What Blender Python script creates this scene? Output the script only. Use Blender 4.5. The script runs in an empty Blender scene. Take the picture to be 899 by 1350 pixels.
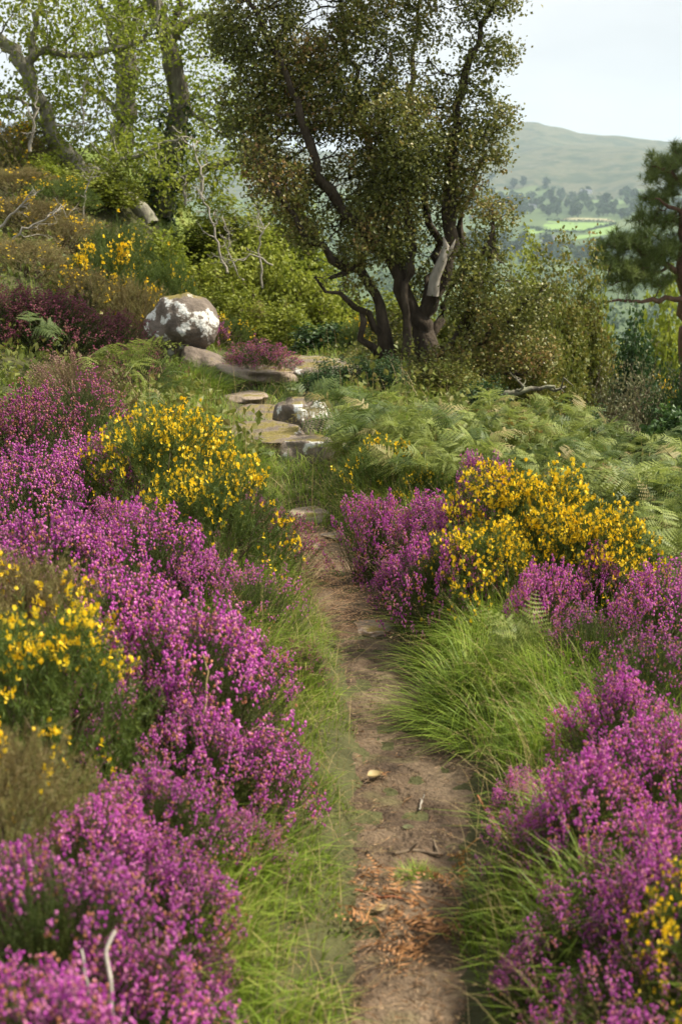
import bpy, math, random
import numpy as np
from math import radians, sin, cos, pi
from mathutils import Vector, Matrix, Euler

SEED = 7
rng = np.random.default_rng(SEED)
random.seed(SEED)
S = bpy.context.scene
COL = S.collection

# ------------------------------------------------------------------ camera
FPX, CU, CV, PITCH, CAMZ = 1875.0, 449.5, 675.0, radians(12.77), 1.6
cam = bpy.data.cameras.new("camera"); camo = bpy.data.objects.new("camera", cam); COL.objects.link(camo)
camo.location = (0, 0, CAMZ); camo.rotation_euler = (pi / 2 - PITCH, 0, 0)
cam.sensor_fit = 'VERTICAL'; cam.sensor_height = 36; cam.lens = 50
cam.clip_start = 0.05; cam.clip_end = 30000
cam.dof.use_dof = True; cam.dof.focus_distance = 6.9; cam.dof.aperture_fstop = 5.0
S.camera = camo

# ------------------------------------------------------------------ light
SUN_EL, SUN_AZ = radians(51), radians(82)
w = bpy.data.worlds.new("World"); S.world = w; w.use_nodes = True
nt = w.node_tree; nt.nodes.clear()
out = nt.nodes.new('ShaderNodeOutputWorld'); bg = nt.nodes.new('ShaderNodeBackground')
sky = nt.nodes.new('ShaderNodeTexSky'); sky.sky_type = 'NISHITA'; sky.sun_disc = False
sky.sun_elevation = SUN_EL; sky.sun_rotation = SUN_AZ; sky.dust_density = 2.0
tc = nt.nodes.new('ShaderNodeTexCoord'); mp = nt.nodes.new('ShaderNodeMapping')
mp.inputs['Scale'].default_value = (1.3, 1.3, 5.0)
nz = nt.nodes.new('ShaderNodeTexNoise'); nz.inputs['Scale'].default_value = 2.2
nz.inputs['Detail'].default_value = 6; nz.inputs['Roughness'].default_value = 0.5
cr = nt.nodes.new('ShaderNodeValToRGB')
cr.color_ramp.elements[0].position = 0.30; cr.color_ramp.elements[0].color = (6.7, 6.95, 7.25, 1)
cr.color_ramp.elements[1].position = 0.70; cr.color_ramp.elements[1].color = (9.4, 9.5, 9.6, 1)
mx = nt.nodes.new('ShaderNodeMix'); mx.data_type = 'RGBA'; mx.inputs[0].default_value = 0.93
bg.inputs['Strength'].default_value = 0.0495
L = nt.links.new
L(tc.outputs['Generated'], mp.inputs['Vector']); L(mp.outputs[0], nz.inputs['Vector'])
L(nz.outputs['Fac'], cr.inputs[0]); L(sky.outputs[0], mx.inputs[6]); L(cr.outputs[0], mx.inputs[7])
L(mx.outputs[2], bg.inputs['Color']); L(bg.outputs[0], out.inputs['Surface'])

sd = bpy.data.lights.new("sun", 'SUN'); so = bpy.data.objects.new("sun", sd); COL.objects.link(so)
sd.energy = 4.4; sd.angle = radians(5); sd.color = (1.0, 0.92, 0.78)
tosun = Vector((cos(SUN_EL) * sin(SUN_AZ), cos(SUN_EL) * cos(SUN_AZ), sin(SUN_EL)))
so.rotation_euler = tosun.to_track_quat('Z', 'Y').to_euler(); so.location = tosun * 40

S.render.engine = 'CYCLES'
S.view_settings.view_transform = 'Standard'; S.view_settings.look = 'None'
S.view_settings.exposure = 1.2; S.view_settings.gamma = 1.0; S.view_settings.use_curve_mapping = False
cy = S.cycles
cy.use_denoising = True; cy.max_bounces = 7; cy.diffuse_bounces = 4; cy.transmission_bounces = 4
cy.transparent_max_bounces = 4; cy.volume_bounces = 1; cy.sample_clamp_indirect = 6
try:
    cy.denoiser = 'OPENIMAGEDENOISE'; cy.denoising_prefilter = 'ACCURATE'
except Exception:
    pass

# ------------------------------------------------------------------ maths helpers
CP, SP = cos(PITCH), sin(PITCH)
def ray(u, v):
    a = (u - CU) / FPX; b = (CV - v) / FPX
    return np.array([a, CP + b * SP, -SP + b * CP])
def at(u, v, Y):
    d = ray(u, v); return np.array([0, 0, CAMZ]) + d * (Y / d[1])
def smooth(x, a, b):
    t = np.clip((np.asarray(x, float) - a) / (b - a), 0, 1); return t * t * (3 - 2 * t)
def _hash(ix, iy, s):
    n = (ix.astype(np.int64) * 374761393 + iy.astype(np.int64) * 668265263 + s * 974634777) & 0xffffffff
    n = ((n ^ (n >> 13)) * 1274126177) & 0xffffffff
    return ((n ^ (n >> 16)) & 0xffffff) / float(0xffffff)
def vnoise(x, y, s=0):
    x = np.asarray(x, float); y = np.asarray(y, float)
    ix = np.floor(x); iy = np.floor(y); fx = x - ix; fy = y - iy
    fx = fx * fx * (3 - 2 * fx); fy = fy * fy * (3 - 2 * fy)
    a = _hash(ix, iy, s); b = _hash(ix + 1, iy, s); c = _hash(ix, iy + 1, s); d = _hash(ix + 1, iy + 1, s)
    return (a + (b - a) * fx + (c - a) * fy + (a - b - c + d) * fx * fy) * 2 - 1
def fbm(x, y, o=4, s=0):
    t = 0; a = 1.0
    for k in range(o):
        t = t + a * vnoise(x * 2 ** k, y * 2 ** k, s + k); a *= 0.5
    return t

# the path: picture edges (row, left, right) laid on the level z = 0
EDGE = [(1350, 468, 612), (1200, 466, 608), (1100, 462, 605), (1000, 470, 632), (930, 462, 566), (850, 446, 535),
        (800, 428, 512), (740, 388, 476), (710, 370, 446), (688, 378, 432)]
PY, PX, PH = [], [], []
for v, l, r in EDGE:
    dl = ray(l, v); dr = ray(r, v); t = CAMZ / -dl[2]
    PY.append(dl[1] * t); PX.append((dl[0] + dr[0]) * t / 2); PH.append((dr[0] - dl[0]) * t / 2)
PY = [-6.0, 1.2] + PY + [8.6, 11.5, 15, 19]; PX = [0.0, 0.10] + PX + [-0.22, -0.62, -0.75, 0.2]; PH = [0.12, 0.10] + PH + [0.12, 0.14, 0.15, 0.2]
def path_x(y): return np.interp(y, PY, PX)
def path_h(y): return np.interp(y, PY, PH)

SKY_U = np.array([-400, 0, 200, 330, 450, 560, 640, 700, 730, 760, 800, 840, 870, 899, 1000, 1200, 1500])
SKY_V = np.array([215, 222, 205, 196, 206, 192, 186, 175, 178, 187, 192, 195, 198, 192, 178, 190, 205])
def zfar(x, y):
    r = np.hypot(x, y); r1 = np.maximum(r, 1.0)
    base = np.interp(r, [0, 18, 30, 60, 140, 300, 800, 1300, 2100, 2700, 3200, 4200, 5200, 9000],
                     [-0.3, -1.2, -4.5, -13, -34, -58, -76, -76, -44, -8, 40, 100, 60, 20])
    az = np.arctan2(x, np.maximum(y, 1e-3)); u = CU + FPX * np.tan(np.clip(az, -1.2, 1.2))
    top = (250 - np.interp(u, SKY_U, SKY_V)) / FPX * 4200 + CAMZ
    k = smooth(r, 2500, 4200) * (1 - 0.6 * smooth(r, 4200, 6000))
    z = base * (1 - k) + top * k
    rough = smooth(r, 1500, 3200)
    z = z + rough * (24 * fbm(x / 380, y / 380, 5, 5)) * (1 - smooth(r, 3700, 4200) * (1 - smooth(r, 4300, 4700)))
    z = z + smooth(r, 60, 200) * 2.0 * fbm(x / 90, y / 90, 3, 9)
    return z
def gz(x, y):
    x = np.asarray(x, float); y = np.asarray(y, float)
    d = x - path_x(y); hw = path_h(y)
    nearp = 1 - smooth(np.abs(d), hw * 0.75, hw + 0.16)
    z = 0.20 * smooth(-d, 0.12, 0.7) * (1 - .6 * smooth(y, 8, 12)) + 0.20 * smooth(-d, 0.6, 2.6)
    z = z + 0.10 * smooth(d, 0.1, 0.5) - 0.22 * smooth(d, 0.7, 2.2) * smooth(y, 4, 9)
    z = z + 1.05 * smooth(y, 13.2, 18) * smooth(-x, 0.2, 2.6) + 0.75 * smooth(y, 9, 14) * smooth(-x, 1.5, 3.4)
    z = z - 0.9 * smooth(d, 1.2, 3.6) * smooth(y, 7.5, 14)
    z = z + 0.06 * fbm(x / 1.1, y / 1.1, 3, 1) * (1 - nearp) + 0.015 * fbm(x / 0.16, y / 0.16, 2, 3)
    z = z - 0.045 * nearp * (1 - smooth(y, 7.0, 8.5))
    r = np.hypot(x, y)
    rr = r + 3 * np.clip(x, -4, 6) * 0.6
    k = smooth(rr, 15.5, 27)
    return z * (1 - k) + (zfar(x, y)) * k
def g1(x, y): return float(gz(x, y))
def hit(u, v, dz=0.0, tmin=1.0, tmax=9000.0):
    d = ray(u, v); t = tmin; o = np.array([0, 0, CAMZ])
    while t < tmax:
        p = o + d * t
        if p[2] < g1(p[0], p[1]) + dz:
            lo, hi = t / 1.03, t
            for _ in range(14):
                m = (lo + hi) / 2; p = o + d * m
                if p[2] < g1(p[0], p[1]) + dz: hi = m
                else: lo = m
            return o + d * hi
        t *= 1.03
    return o + d * tmax

# ------------------------------------------------------------------ mesh helpers
class MB:
    def __init__(s): s.v = []; s.f = []; s.n = 0
    def add(s, v, f):
        v = np.asarray(v, np.float32).reshape(-1, 3); f = np.asarray(f, np.int64).reshape(-1, 3)
        s.v.append(v); s.f.append(f + s.n); s.n += len(v)
    def stamp(s, tv, tf, M, P):
        """template verts/faces stamped with k matrices (k,3,3) at k points"""
        k = len(P)
        if k == 0: return
        tv = np.asarray(tv, np.float32); tf = np.asarray(tf, np.int64)
        V = np.einsum('kij,nj->kni', M, tv) + np.asarray(P)[:, None, :]
        F = tf[None] + (np.arange(k) * len(tv))[:, None, None]
        s.add(V.reshape(-1, 3), F.reshape(-1, 3))
    def mesh(s, name, smooth_=False):
        me = bpy.data.meshes.new(name)
        if not s.v: return me
        V = np.concatenate(s.v).astype(np.float32); F = np.concatenate(s.f).astype(np.int32)
        me.vertices.add(len(V)); me.vertices.foreach_set('co', V.ravel())
        me.loops.add(len(F) * 3); me.loops.foreach_set('vertex_index', F.ravel())
        me.polygons.add(len(F)); me.polygons.foreach_set('loop_start', np.arange(0, len(F) * 3, 3, dtype=np.int32))
        me.polygons.foreach_set('loop_total', np.full(len(F), 3, np.int32))
        me.polygons.foreach_set('use_smooth', np.full(len(F), smooth_, bool))
        me.update(calc_edges=True)
        return me
def obj(name, me, mat, parent=None, kind=None):
    o = bpy.data.objects.new(name, me); COL.objects.link(o)
    if len(me.materials) == 0: me.materials.append(mat)
    elif me.materials[0] != mat:
        o.material_slots[0].link = 'OBJECT'; o.material_slots[0].material = mat
    if parent: o.parent = parent
    if kind: o['kind'] = kind
    return o
def empty(name, loc=(0, 0, 0), rz=0.0, sc=(1, 1, 1), tilt=(0, 0)):
    o = bpy.data.objects.new(name, None); COL.objects.link(o); o.empty_display_size = 0.1
    o.location = [float(c) for c in loc]; o.rotation_euler = (tilt[0], tilt[1], rz); o.scale = sc
    return o
def tag(o, label, cat, group=None):
    o['label'] = label; o['category'] = cat
    if group: o['group'] = group
    return o
def unit(a): return a / np.maximum(np.linalg.norm(a, axis=-1, keepdims=True), 1e-9)
def frames(Z, spin=None, r=rng):
    """rotation matrices whose local +Z is along Z with random spin"""
    Z = unit(np.asarray(Z, float)); k = len(Z)
    ref = np.where(np.abs(Z[:, 2:3]) < 0.95, np.array([[0, 0, 1.0]]), np.array([[1.0, 0, 0]]))
    X = unit(np.cross(ref, Z)); Y = np.cross(Z, X)
    a = r.uniform(0, 2 * pi, k) if spin is None else np.asarray(spin)
    c, s_ = np.cos(a)[:, None], np.sin(a)[:, None]
    X2 = X * c + Y * s_; Y2 = np.cross(Z, X2)
    return np.stack([X2, Y2, Z], axis=2)
def tube(mb, P, R, n=5, cap=True):
    P = np.asarray(P, float); R = np.asarray(R, float); m = len(P)
    if m < 2: return
    T = np.gradient(P, axis=0); T = unit(T)
    ref = np.array([0.31, 0.17, 0.93]) if abs(T[0] @ np.array([0.31, 0.17, 0.93])) < 0.9 else np.array([1, 0, 0.1])
    X = unit(np.cross(T, ref)); Y = np.cross(T, X)
    a = np.arange(n) * 2 * pi / n
    V = P[:, None, :] + R[:, None, None] * (X[:, None, :] * np.cos(a)[None, :, None] + Y[:, None, :] * np.sin(a)[None, :, None])
    i = np.arange(m - 1)[:, None] * n; j = np.arange(n)[None, :]; j2 = (j + 1) % n
    q = np.stack([i + j, i + j2, i + n + j2, i + n + j], -1).reshape(-1, 4)
    F = np.concatenate([q[:, [0, 1, 2]], q[:, [0, 2, 3]]])
    V = V.reshape(-1, 3)
    if cap:
        V = np.concatenate([V, P[-1:] + T[-1:] * R[-1]]); e = (m - 1) * n
        F = np.concatenate([F, np.stack([e + np.arange(n), e + (np.arange(n) + 1) % n, np.full(n, m * n)], 1)])
    mb.add(V, F)
def bend(a, b, k=6, amt=0.1, r=rng):
    """wobbly polyline between two points"""
    a = np.asarray(a, float); b = np.asarray(b, float); t = np.linspace(0, 1, k)[:, None]
    L_ = np.linalg.norm(b - a); p = a + (b - a) * t
    w_ = r.normal(0, 1, (k, 3)) * L_ * amt / 2; w_[0] = 0; w_[-1] = 0
    return p + w_

# ------------------------------------------------------------------ materials
def nodes(name):
    m = bpy.data.materials.new(name); m.use_nodes = True
    n = m.node_tree; n.nodes.clear(); return m, n, n.nodes.new, n.links.new
def ramp(N, stops, interp='LINEAR'):
    r = N('ShaderNodeValToRGB'); e = r.color_ramp.elements; r.color_ramp.interpolation = interp
    while len(e) < len(stops): e.new(0.5)
    for i, (p, c) in enumerate(stops):
        e[i].position = p; e[i].color = (*c, 1)
    return r
def leaf_mat(name, stops, trans=0.35, rough=0.55, spec=0.3, objvar=0.12, scale=3.0, clump=0.35):
    """island-random colour, larger clump variation, light passing through"""
    m, n, N, LK = nodes(name)
    g = N('ShaderNodeNewGeometry'); rp = ramp(N, stops)
    tcn = N('ShaderNodeTexCoord'); noi = N('ShaderNodeTexNoise'); noi.inputs['Scale'].default_value = scale
    noi.inputs['Detail'].default_value = 2
    LK(tcn.outputs['Object'], noi.inputs['Vector'])
    mix = N('ShaderNodeMix'); mix.data_type = 'FLOAT'; mix.inputs[0].default_value = clump
    LK(g.outputs['Random Per Island'], mix.inputs[2])
    mr = N('ShaderNodeMapRange'); mr.inputs[1].default_value = 0.3; mr.inputs[2].default_value = 0.7
    LK(noi.outputs['Fac'], mr.inputs[0]); LK(mr.outputs[0], mix.inputs[3]); LK(mix.outputs[0], rp.inputs[0])
    oi = N('ShaderNodeObjectInfo'); hs = N('ShaderNodeHueSaturation')
    mv = N('ShaderNodeMapRange'); mv.inputs[3].default_value = 1 - objvar; mv.inputs[4].default_value = 1 + objvar
    LK(oi.outputs['Random'], mv.inputs[0]); LK(mv.outputs[0], hs.inputs['Value']); LK(rp.outputs[0], hs.inputs['Color'])
    p = N('ShaderNodeBsdfPrincipled'); p.inputs['Roughness'].default_value = rough
    p.inputs['Specular IOR Level'].default_value = spec
    t = N('ShaderNodeBsdfTranslucent'); ms = N('ShaderNodeMixShader'); ms.inputs[0].default_value = trans
    o = N('ShaderNodeOutputMaterial')
    LK(hs.outputs[0], p.inputs['Base Color']); LK(hs.outputs[0], t.inputs['Color'])
    LK(p.outputs[0], ms.inputs[1]); LK(t.outputs[0], ms.inputs[2]); LK(ms.outputs[0], o.inputs[0])
    return m
def surf_mat(name, stops, scale=8, detail=8, rough=0.9, bump=0.4, bscale=40, stretch=(1, 1, 1), extra=None, dist=0.01, coord='Object'):
    m, n, N, LK = nodes(name)
    tcn = N('ShaderNodeTexCoord'); mpn = N('ShaderNodeMapping'); mpn.inputs['Scale'].default_value = stretch
    LK(tcn.outputs[coord], mpn.inputs['Vector'])
    noi = N('ShaderNodeTexNoise'); noi.inputs['Scale'].default_value = scale; noi.inputs['Detail'].default_value = detail
    noi.inputs['Roughness'].default_value = 0.65; LK(mpn.outputs[0], noi.inputs['Vector'])
    rp = ramp(N, stops); LK(noi.outputs['Fac'], rp.inputs[0]); colr = rp.outputs[0]
    b2 = N('ShaderNodeTexNoise'); b2.inputs['Scale'].default_value = bscale; b2.inputs['Detail'].default_value = 6
    LK(mpn.outputs[0], b2.inputs['Vector'])
    if extra: colr = extra(N, LK, mpn.outputs[0], colr)
    bp = N('ShaderNodeBump'); bp.inputs['Strength'].default_value = bump; bp.inputs['Distance'].default_value = dist
    LK(b2.outputs['Fac'], bp.inputs['Height'])
    p = N('ShaderNodeBsdfPrincipled'); p.inputs['Roughness'].default_value = rough; p.inputs['Specular IOR Level'].default_value = 0.2
    LK(colr, p.inputs['Base Color']); LK(bp.outputs[0], p.inputs['Normal'])
    o = N('ShaderNodeOutputMaterial'); LK(p.outputs[0], o.inputs[0])
    return m
M = {}
M['bloom'] = leaf_mat('heather_bloom', [(0, (.30, .022, .25)), (.30, (.48, .065, .39)), (.52, (.64, .16, .52)), (.66, (.66, .25, .46)), (.74, (.56, .22, .14)), (.88, (.42, .20, .07)), (1, (.25, .13, .05))], trans=.28, scale=4, clump=.25, rough=.6, objvar=.2)
M['bloom_fade'] = leaf_mat('heather_bloom_fading', [(0, (.27, .03, .18)), (.4, (.40, .08, .26)), (.6, (.42, .15, .17)), (.75, (.36, .15, .08)), (1, (.27, .13, .06))], trans=.28, scale=4, clump=.25)
M['bloom_dark'] = leaf_mat('heather_bloom_dark', [(0, (.17, .022, .07)), (.4, (.26, .055, .11)), (.65, (.22, .09, .07)), (1, (.18, .09, .04))], trans=.25, scale=4, clump=.3)
M['bloom_dry'] = leaf_mat('heather_bloom_dry', [(0, (.27, .14, .10)), (.5, (.34, .20, .15)), (1, (.29, .12, .16))], trans=.2)
M['heath_leaf'] = leaf_mat('heather_leaf', [(0, (.035, .055, .012)), (.5, (.07, .10, .022)), (.85, (.12, .145, .03)), (1, (.16, .11, .035))], trans=.25, scale=6)
M['heath_dry'] = leaf_mat('heather_leaf_dry', [(0, (.12, .08, .04)), (.6, (.22, .14, .08)), (1, (.3, .21, .14))], trans=.2)
M['gorse_leaf'] = leaf_mat('gorse_spines', [(0, (.04, .07, .012)), (.5, (.085, .13, .022)), (.85, (.15, .19, .035)), (1, (.2, .17, .05))], trans=.25, scale=5)
M['gorse_dry'] = leaf_mat('gorse_spines_dry', [(0, (.13, .105, .04)), (.45, (.22, .165, .065)), (.75, (.18, .19, .05)), (1, (.32, .23, .11))], trans=.2, scale=5, clump=.5)
M['gorse_bloom'] = leaf_mat('gorse_bloom', [(0, (.86, .50, .008)), (.6, (.92, .65, .02)), (1, (.93, .72, .08))], trans=.35, objvar=.04, rough=.5)
M['fern'] = leaf_mat('fern_leaf', [(0, (.11, .15, .025)), (.5, (.205, .25, .05)), (.85, (.29, .31, .08)), (1, (.34, .28, .10))], trans=.4, scale=2)
M['fern_dark'] = leaf_mat('fern_leaf_dark', [(0, (.05, .085, .02)), (.7, (.11, .15, .035)), (1, (.18, .2, .05))], trans=.35, scale=2)
M['fern_pale'] = leaf_mat('fern_leaf_pale', [(0, (.24, .22, .08)), (.5, (.33, .28, .11)), (1, (.38, .29, .14))], trans=.4, scale=2)
M['undergrowth'] = leaf_mat('undergrowth', [(0, (.06, .08, .015)), (.4, (.12, .15, .025)), (.7, (.19, .20, .04)), (1, (.22, .15, .06))], trans=.35, scale=1.2, clump=.5)
M['fern_dead'] = leaf_mat('fern_leaf_dead', [(0, (.13, .055, .02)), (.5, (.30, .14, .05)), (1, (.44, .24, .10))], trans=.15)
M['fern_red'] = leaf_mat('fern_leaf_red', [(0, (.14, .06, .015)), (.5, (.25, .11, .02)), (1, (.3, .17, .04))], trans=.3)
M['grass'] = leaf_mat('grass_blade', [(0, (.08, .14, .014)), (.45, (.18, .265, .03)), (.8, (.29, .37, .05)), (1, (.45, .40, .14))], trans=.4, scale=2.5, clump=.4, rough=.5, objvar=0)
M['straw'] = leaf_mat('straw', [(0, (.28, .20, .08)), (.5, (.40, .31, .14)), (1, (.34, .21, .10))], trans=.25, objvar=0)
M['straw_pink'] = leaf_mat('straw_heads', [(0, (.33, .17, .09)), (.5, (.45, .26, .14)), (1, (.52, .37, .2))], trans=.25, objvar=0)
M['haw_leaf'] = leaf_mat('hawthorn_leaf', [(0, (.058, .072, .014)), (.42, (.12, .135, .026)), (.7, (.195, .19, .042)), (.86, (.28, .195, .065)), (1, (.29, .14, .06))], trans=.3, scale=1.6, clump=.45, spec=.4, rough=.45)
M['haw_tint'] = leaf_mat('hawthorn_leaf_tinted', [(0, (.07, .09, .015)), (.45, (.13, .15, .025)), (.75, (.2, .18, .035)), (1, (.3, .14, .05))], trans=.35, scale=1.6, clump=.4)
M['oak_leaf'] = leaf_mat('oak_leaf', [(0, (.11, .15, .014)), (.5, (.22, .27, .028)), (.85, (.33, .36, .05)), (1, (.40, .37, .07))], trans=.5, scale=1.2, clump=.4)
M['ivy'] = leaf_mat('ivy_leaf', [(0, (.02, .045, .01)), (.6, (.045, .085, .018)), (1, (.09, .13, .03))], trans=.2, spec=.5, rough=.35)
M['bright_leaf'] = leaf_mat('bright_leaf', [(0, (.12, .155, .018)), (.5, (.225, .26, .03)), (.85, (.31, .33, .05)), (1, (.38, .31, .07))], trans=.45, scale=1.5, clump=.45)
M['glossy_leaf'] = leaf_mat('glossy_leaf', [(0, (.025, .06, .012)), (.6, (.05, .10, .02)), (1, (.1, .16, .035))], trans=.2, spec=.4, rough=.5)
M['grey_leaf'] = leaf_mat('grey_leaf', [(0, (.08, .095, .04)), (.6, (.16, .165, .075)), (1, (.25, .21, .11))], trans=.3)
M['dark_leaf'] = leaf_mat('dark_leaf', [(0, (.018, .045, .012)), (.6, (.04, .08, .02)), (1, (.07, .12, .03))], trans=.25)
M['needle'] = leaf_mat('pine_needle', [(0, (.065, .10, .022)), (.6, (.15, .195, .05)), (1, (.25, .28, .08))], trans=.2, scale=2, clump=.4)
M['valley_leaf'] = leaf_mat('valley_leaf', [(0, (.022, .045, .014)), (.6, (.04, .075, .02)), (1, (.065, .10, .028))], trans=.15, objvar=.35)
M['litter'] = leaf_mat('plant_litter', [(0, (.10, .055, .028)), (.6, (.24, .14, .07)), (1, (.4, .28, .16))], trans=.1, objvar=0)

def lichen_bark(amount):
    def f(N, LK, vec, c):
        n2 = N('ShaderNodeTexNoise'); n2.inputs['Scale'].default_value = 9; n2.inputs['Detail'].default_value = 5
        LK(vec, n2.inputs['Vector']); r2 = ramp(N, [(.56 - amount * .2, (0, 0, 0)), (.68, (1, 1, 1))]); LK(n2.outputs['Fac'], r2.inputs[0])
        mxx = N('ShaderNodeMix'); mxx.data_type = 'RGBA'; LK(r2.outputs[0], mxx.inputs[0]); LK(c, mxx.inputs[6])
        mxx.inputs[7].default_value = (.2, .2, .13, 1); return mxx.outputs[2]
    return f
M['bark_dark'] = surf_mat('bark_dark', [(.25, (.022, .017, .012)), (.55, (.06, .046, .032)), (.8, (.12, .095, .065))], scale=22, bump=1.0, bscale=35, stretch=(1, 1, .35), dist=.02)
M['bark_oak'] = surf_mat('bark_oak', [(.25, (.05, .043, .032)), (.55, (.12, .105, .078)), (.8, (.22, .195, .15))], scale=18, bump=1.0, bscale=30, stretch=(1, 1, .35), extra=lichen_bark(.5), dist=.02)
M['bark_pale'] = surf_mat('bark_pale', [(.25, (.12, .11, .085)), (.55, (.22, .205, .16)), (.8, (.33, .31, .26))], scale=18, bump=.8, bscale=30, stretch=(1, 1, .4), extra=lichen_bark(.3), dist=.02)
M['bark_pine'] = surf_mat('bark_pine', [(.25, (.05, .03, .022)), (.55, (.14, .08, .055)), (.8, (.24, .15, .11))], scale=20, bump=.9, bscale=30, stretch=(1, 1, .5), dist=.02)
M['deadwood'] = surf_mat('deadwood', [(.25, (.18, .16, .13)), (.55, (.33, .30, .25)), (.8, (.47, .44, .38))], scale=25, bump=.6, bscale=60, stretch=(1, 1, .3))
M['twig'] = surf_mat('twig_wood', [(.3, (.08, .055, .035)), (.7, (.2, .15, .1))], scale=30, bump=.3, bscale=60)
M['stem_red'] = surf_mat('stem_red', [(.3, (.22, .07, .035)), (.7, (.36, .15, .07))], scale=30, bump=.2, bscale=60)
M['stem_green'] = surf_mat('stem_green', [(.3, (.12, .13, .03)), (.7, (.24, .2, .07))], scale=30, bump=.2, bscale=60)

def soil_extra(N, LK, vec, c):
    n2 = N('ShaderNodeTexNoise'); n2.inputs['Scale'].default_value = 3.1; n2.inputs['Detail'].default_value = 5; LK(vec, n2.inputs['Vector'])
    r2 = ramp(N, [(.46, (0, 0, 0)), (.66, (.75, .75, .75))]); LK(n2.outputs['Fac'], r2.inputs[0])
    a = N('ShaderNodeMix'); a.data_type = 'RGBA'; LK(r2.outputs[0], a.inputs[0]); LK(c, a.inputs[6]); a.inputs[7].default_value = (.20, .145, .092, 1)
    n3 = N('ShaderNodeTexVoronoi'); n3.inputs['Scale'].default_value = 90; LK(vec, n3.inputs['Vector'])
    r3 = ramp(N, [(.0, (1, 1, 1)), (.14, (.6, .6, .6)), (.2, (0, 0, 0))]); LK(n3.outputs['Distance'], r3.inputs[0])
    n4 = N('ShaderNodeTexNoise'); n4.inputs['Scale'].default_value = 14; LK(vec, n4.inputs['Vector'])
    r4 = ramp(N, [(.5, (0, 0, 0)), (.62, (1, 1, 1))]); LK(n4.outputs['Fac'], r4.inputs[0])
    mu = N('ShaderNodeMath'); mu.operation = 'MULTIPLY'; LK(r3.outputs[0], mu.inputs[0]); LK(r4.outputs[0], mu.inputs[1])
    b = N('ShaderNodeMix'); b.data_type = 'RGBA'; LK(mu.outputs[0], b.inputs[0]); LK(a.outputs[2], b.inputs[6]); b.inputs[7].default_value = (.32, .24, .16, 1)
    n5 = N('ShaderNodeTexNoise'); n5.inputs['Scale'].default_value = 5.5; n5.inputs['Detail'].default_value = 6; LK(vec, n5.inputs['Vector'])
    r5 = ramp(N, [(.58, (0, 0, 0)), (.72, (.6, .6, .6))]); LK(n5.outputs['Fac'], r5.inputs[0])
    d = N('ShaderNodeMix'); d.data_type = 'RGBA'; LK(r5.outputs[0], d.inputs[0]); LK(b.outputs[2], d.inputs[6]); d.inputs[7].default_value = (.09, .095, .03, 1)
    return d.outputs[2]
M['soil'] = surf_mat('path_soil', [(.32, (.03, .02, .013)), (.5, (.085, .057, .035)), (.75, (.15, .106, .067))], scale=11, bump=1.0, bscale=55, extra=soil_extra, dist=.02)
M['earth'] = surf_mat('heath_earth', [(.3, (.035, .035, .014)), (.6, (.07, .07, .026)), (.8, (.10, .10, .035))], scale=6, bump=.8, bscale=30, dist=.03)
M['slope'] = surf_mat('rough_slope', [(.3, (.06, .09, .02)), (.55, (.12, .16, .03)), (.8, (.19, .20, .05))], scale=.35, bump=.8, bscale=3, dist=.3)
def fields_extra(N, LK, vec, c):
    v_ = N('ShaderNodeTexVoronoi'); v_.inputs['Scale'].default_value = .006; LK(vec, v_.inputs['Vector'])
    sp = N('ShaderNodeSeparateColor'); LK(v_.outputs['Color'], sp.inputs[0])
    r2 = ramp(N, [(0, (.03, .05, .02)), (.4, (.045, .07, .025)), (.6, (.06, .09, .03)), (.82, (.09, .125, .045)), (.9, (.08, .09, .045)), (1, (.035, .055, .02))]); LK(sp.outputs[0], r2.inputs[0])
    a = N('ShaderNodeMix'); a.data_type = 'RGBA'; a.inputs[0].default_value = .75; LK(c, a.inputs[6]); LK(r2.outputs[0], a.inputs[7])
    return a.outputs[2]
M['pasture'] = surf_mat('pasture', [(.3, (.06, .10, .03)), (.7, (.14, .19, .06))], scale=.008, bump=.2, bscale=.1, extra=fields_extra, dist=1)
M['moor'] = surf_mat('moor', [(.3, (.02, .032, .016)), (.42, (.045, .06, .03)), (.52, (.095, .095, .055)), (.6, (.03, .047, .024)), (.75, (.09, .10, .06))], scale=.011, detail=10, bump=.5, bscale=.02, dist=12)
M['field'] = surf_mat('field_grass', [(.3, (.13, .22, .05)), (.7, (.18, .27, .07))], scale=.02, bump=.1, bscale=.3)
M['field_dull'] = surf_mat('field_dull', [(.3, (.09, .14, .05)), (.7, (.12, .17, .06))], scale=.02, bump=.1, bscale=.3)
M['field_dry'] = surf_mat('field_dry', [(.3, (.24, .22, .12)), (.7, (.3, .27, .15))], scale=.02, bump=.1, bscale=.3)
M['white_wall'] = surf_mat('white_wall', [(.3, (.7, .69, .66)), (.7, (.8, .79, .77))], scale=2, bump=.1, bscale=8)
M['slate'] = surf_mat('slate_roof', [(.3, (.10, .105, .12)), (.7, (.16, .165, .18))], scale=2, bump=.2, bscale=8)
M['glass'] = surf_mat('dark_glass', [(.3, (.03, .035, .04)), (.7, (.05, .055, .06))], rough=.2)

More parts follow.
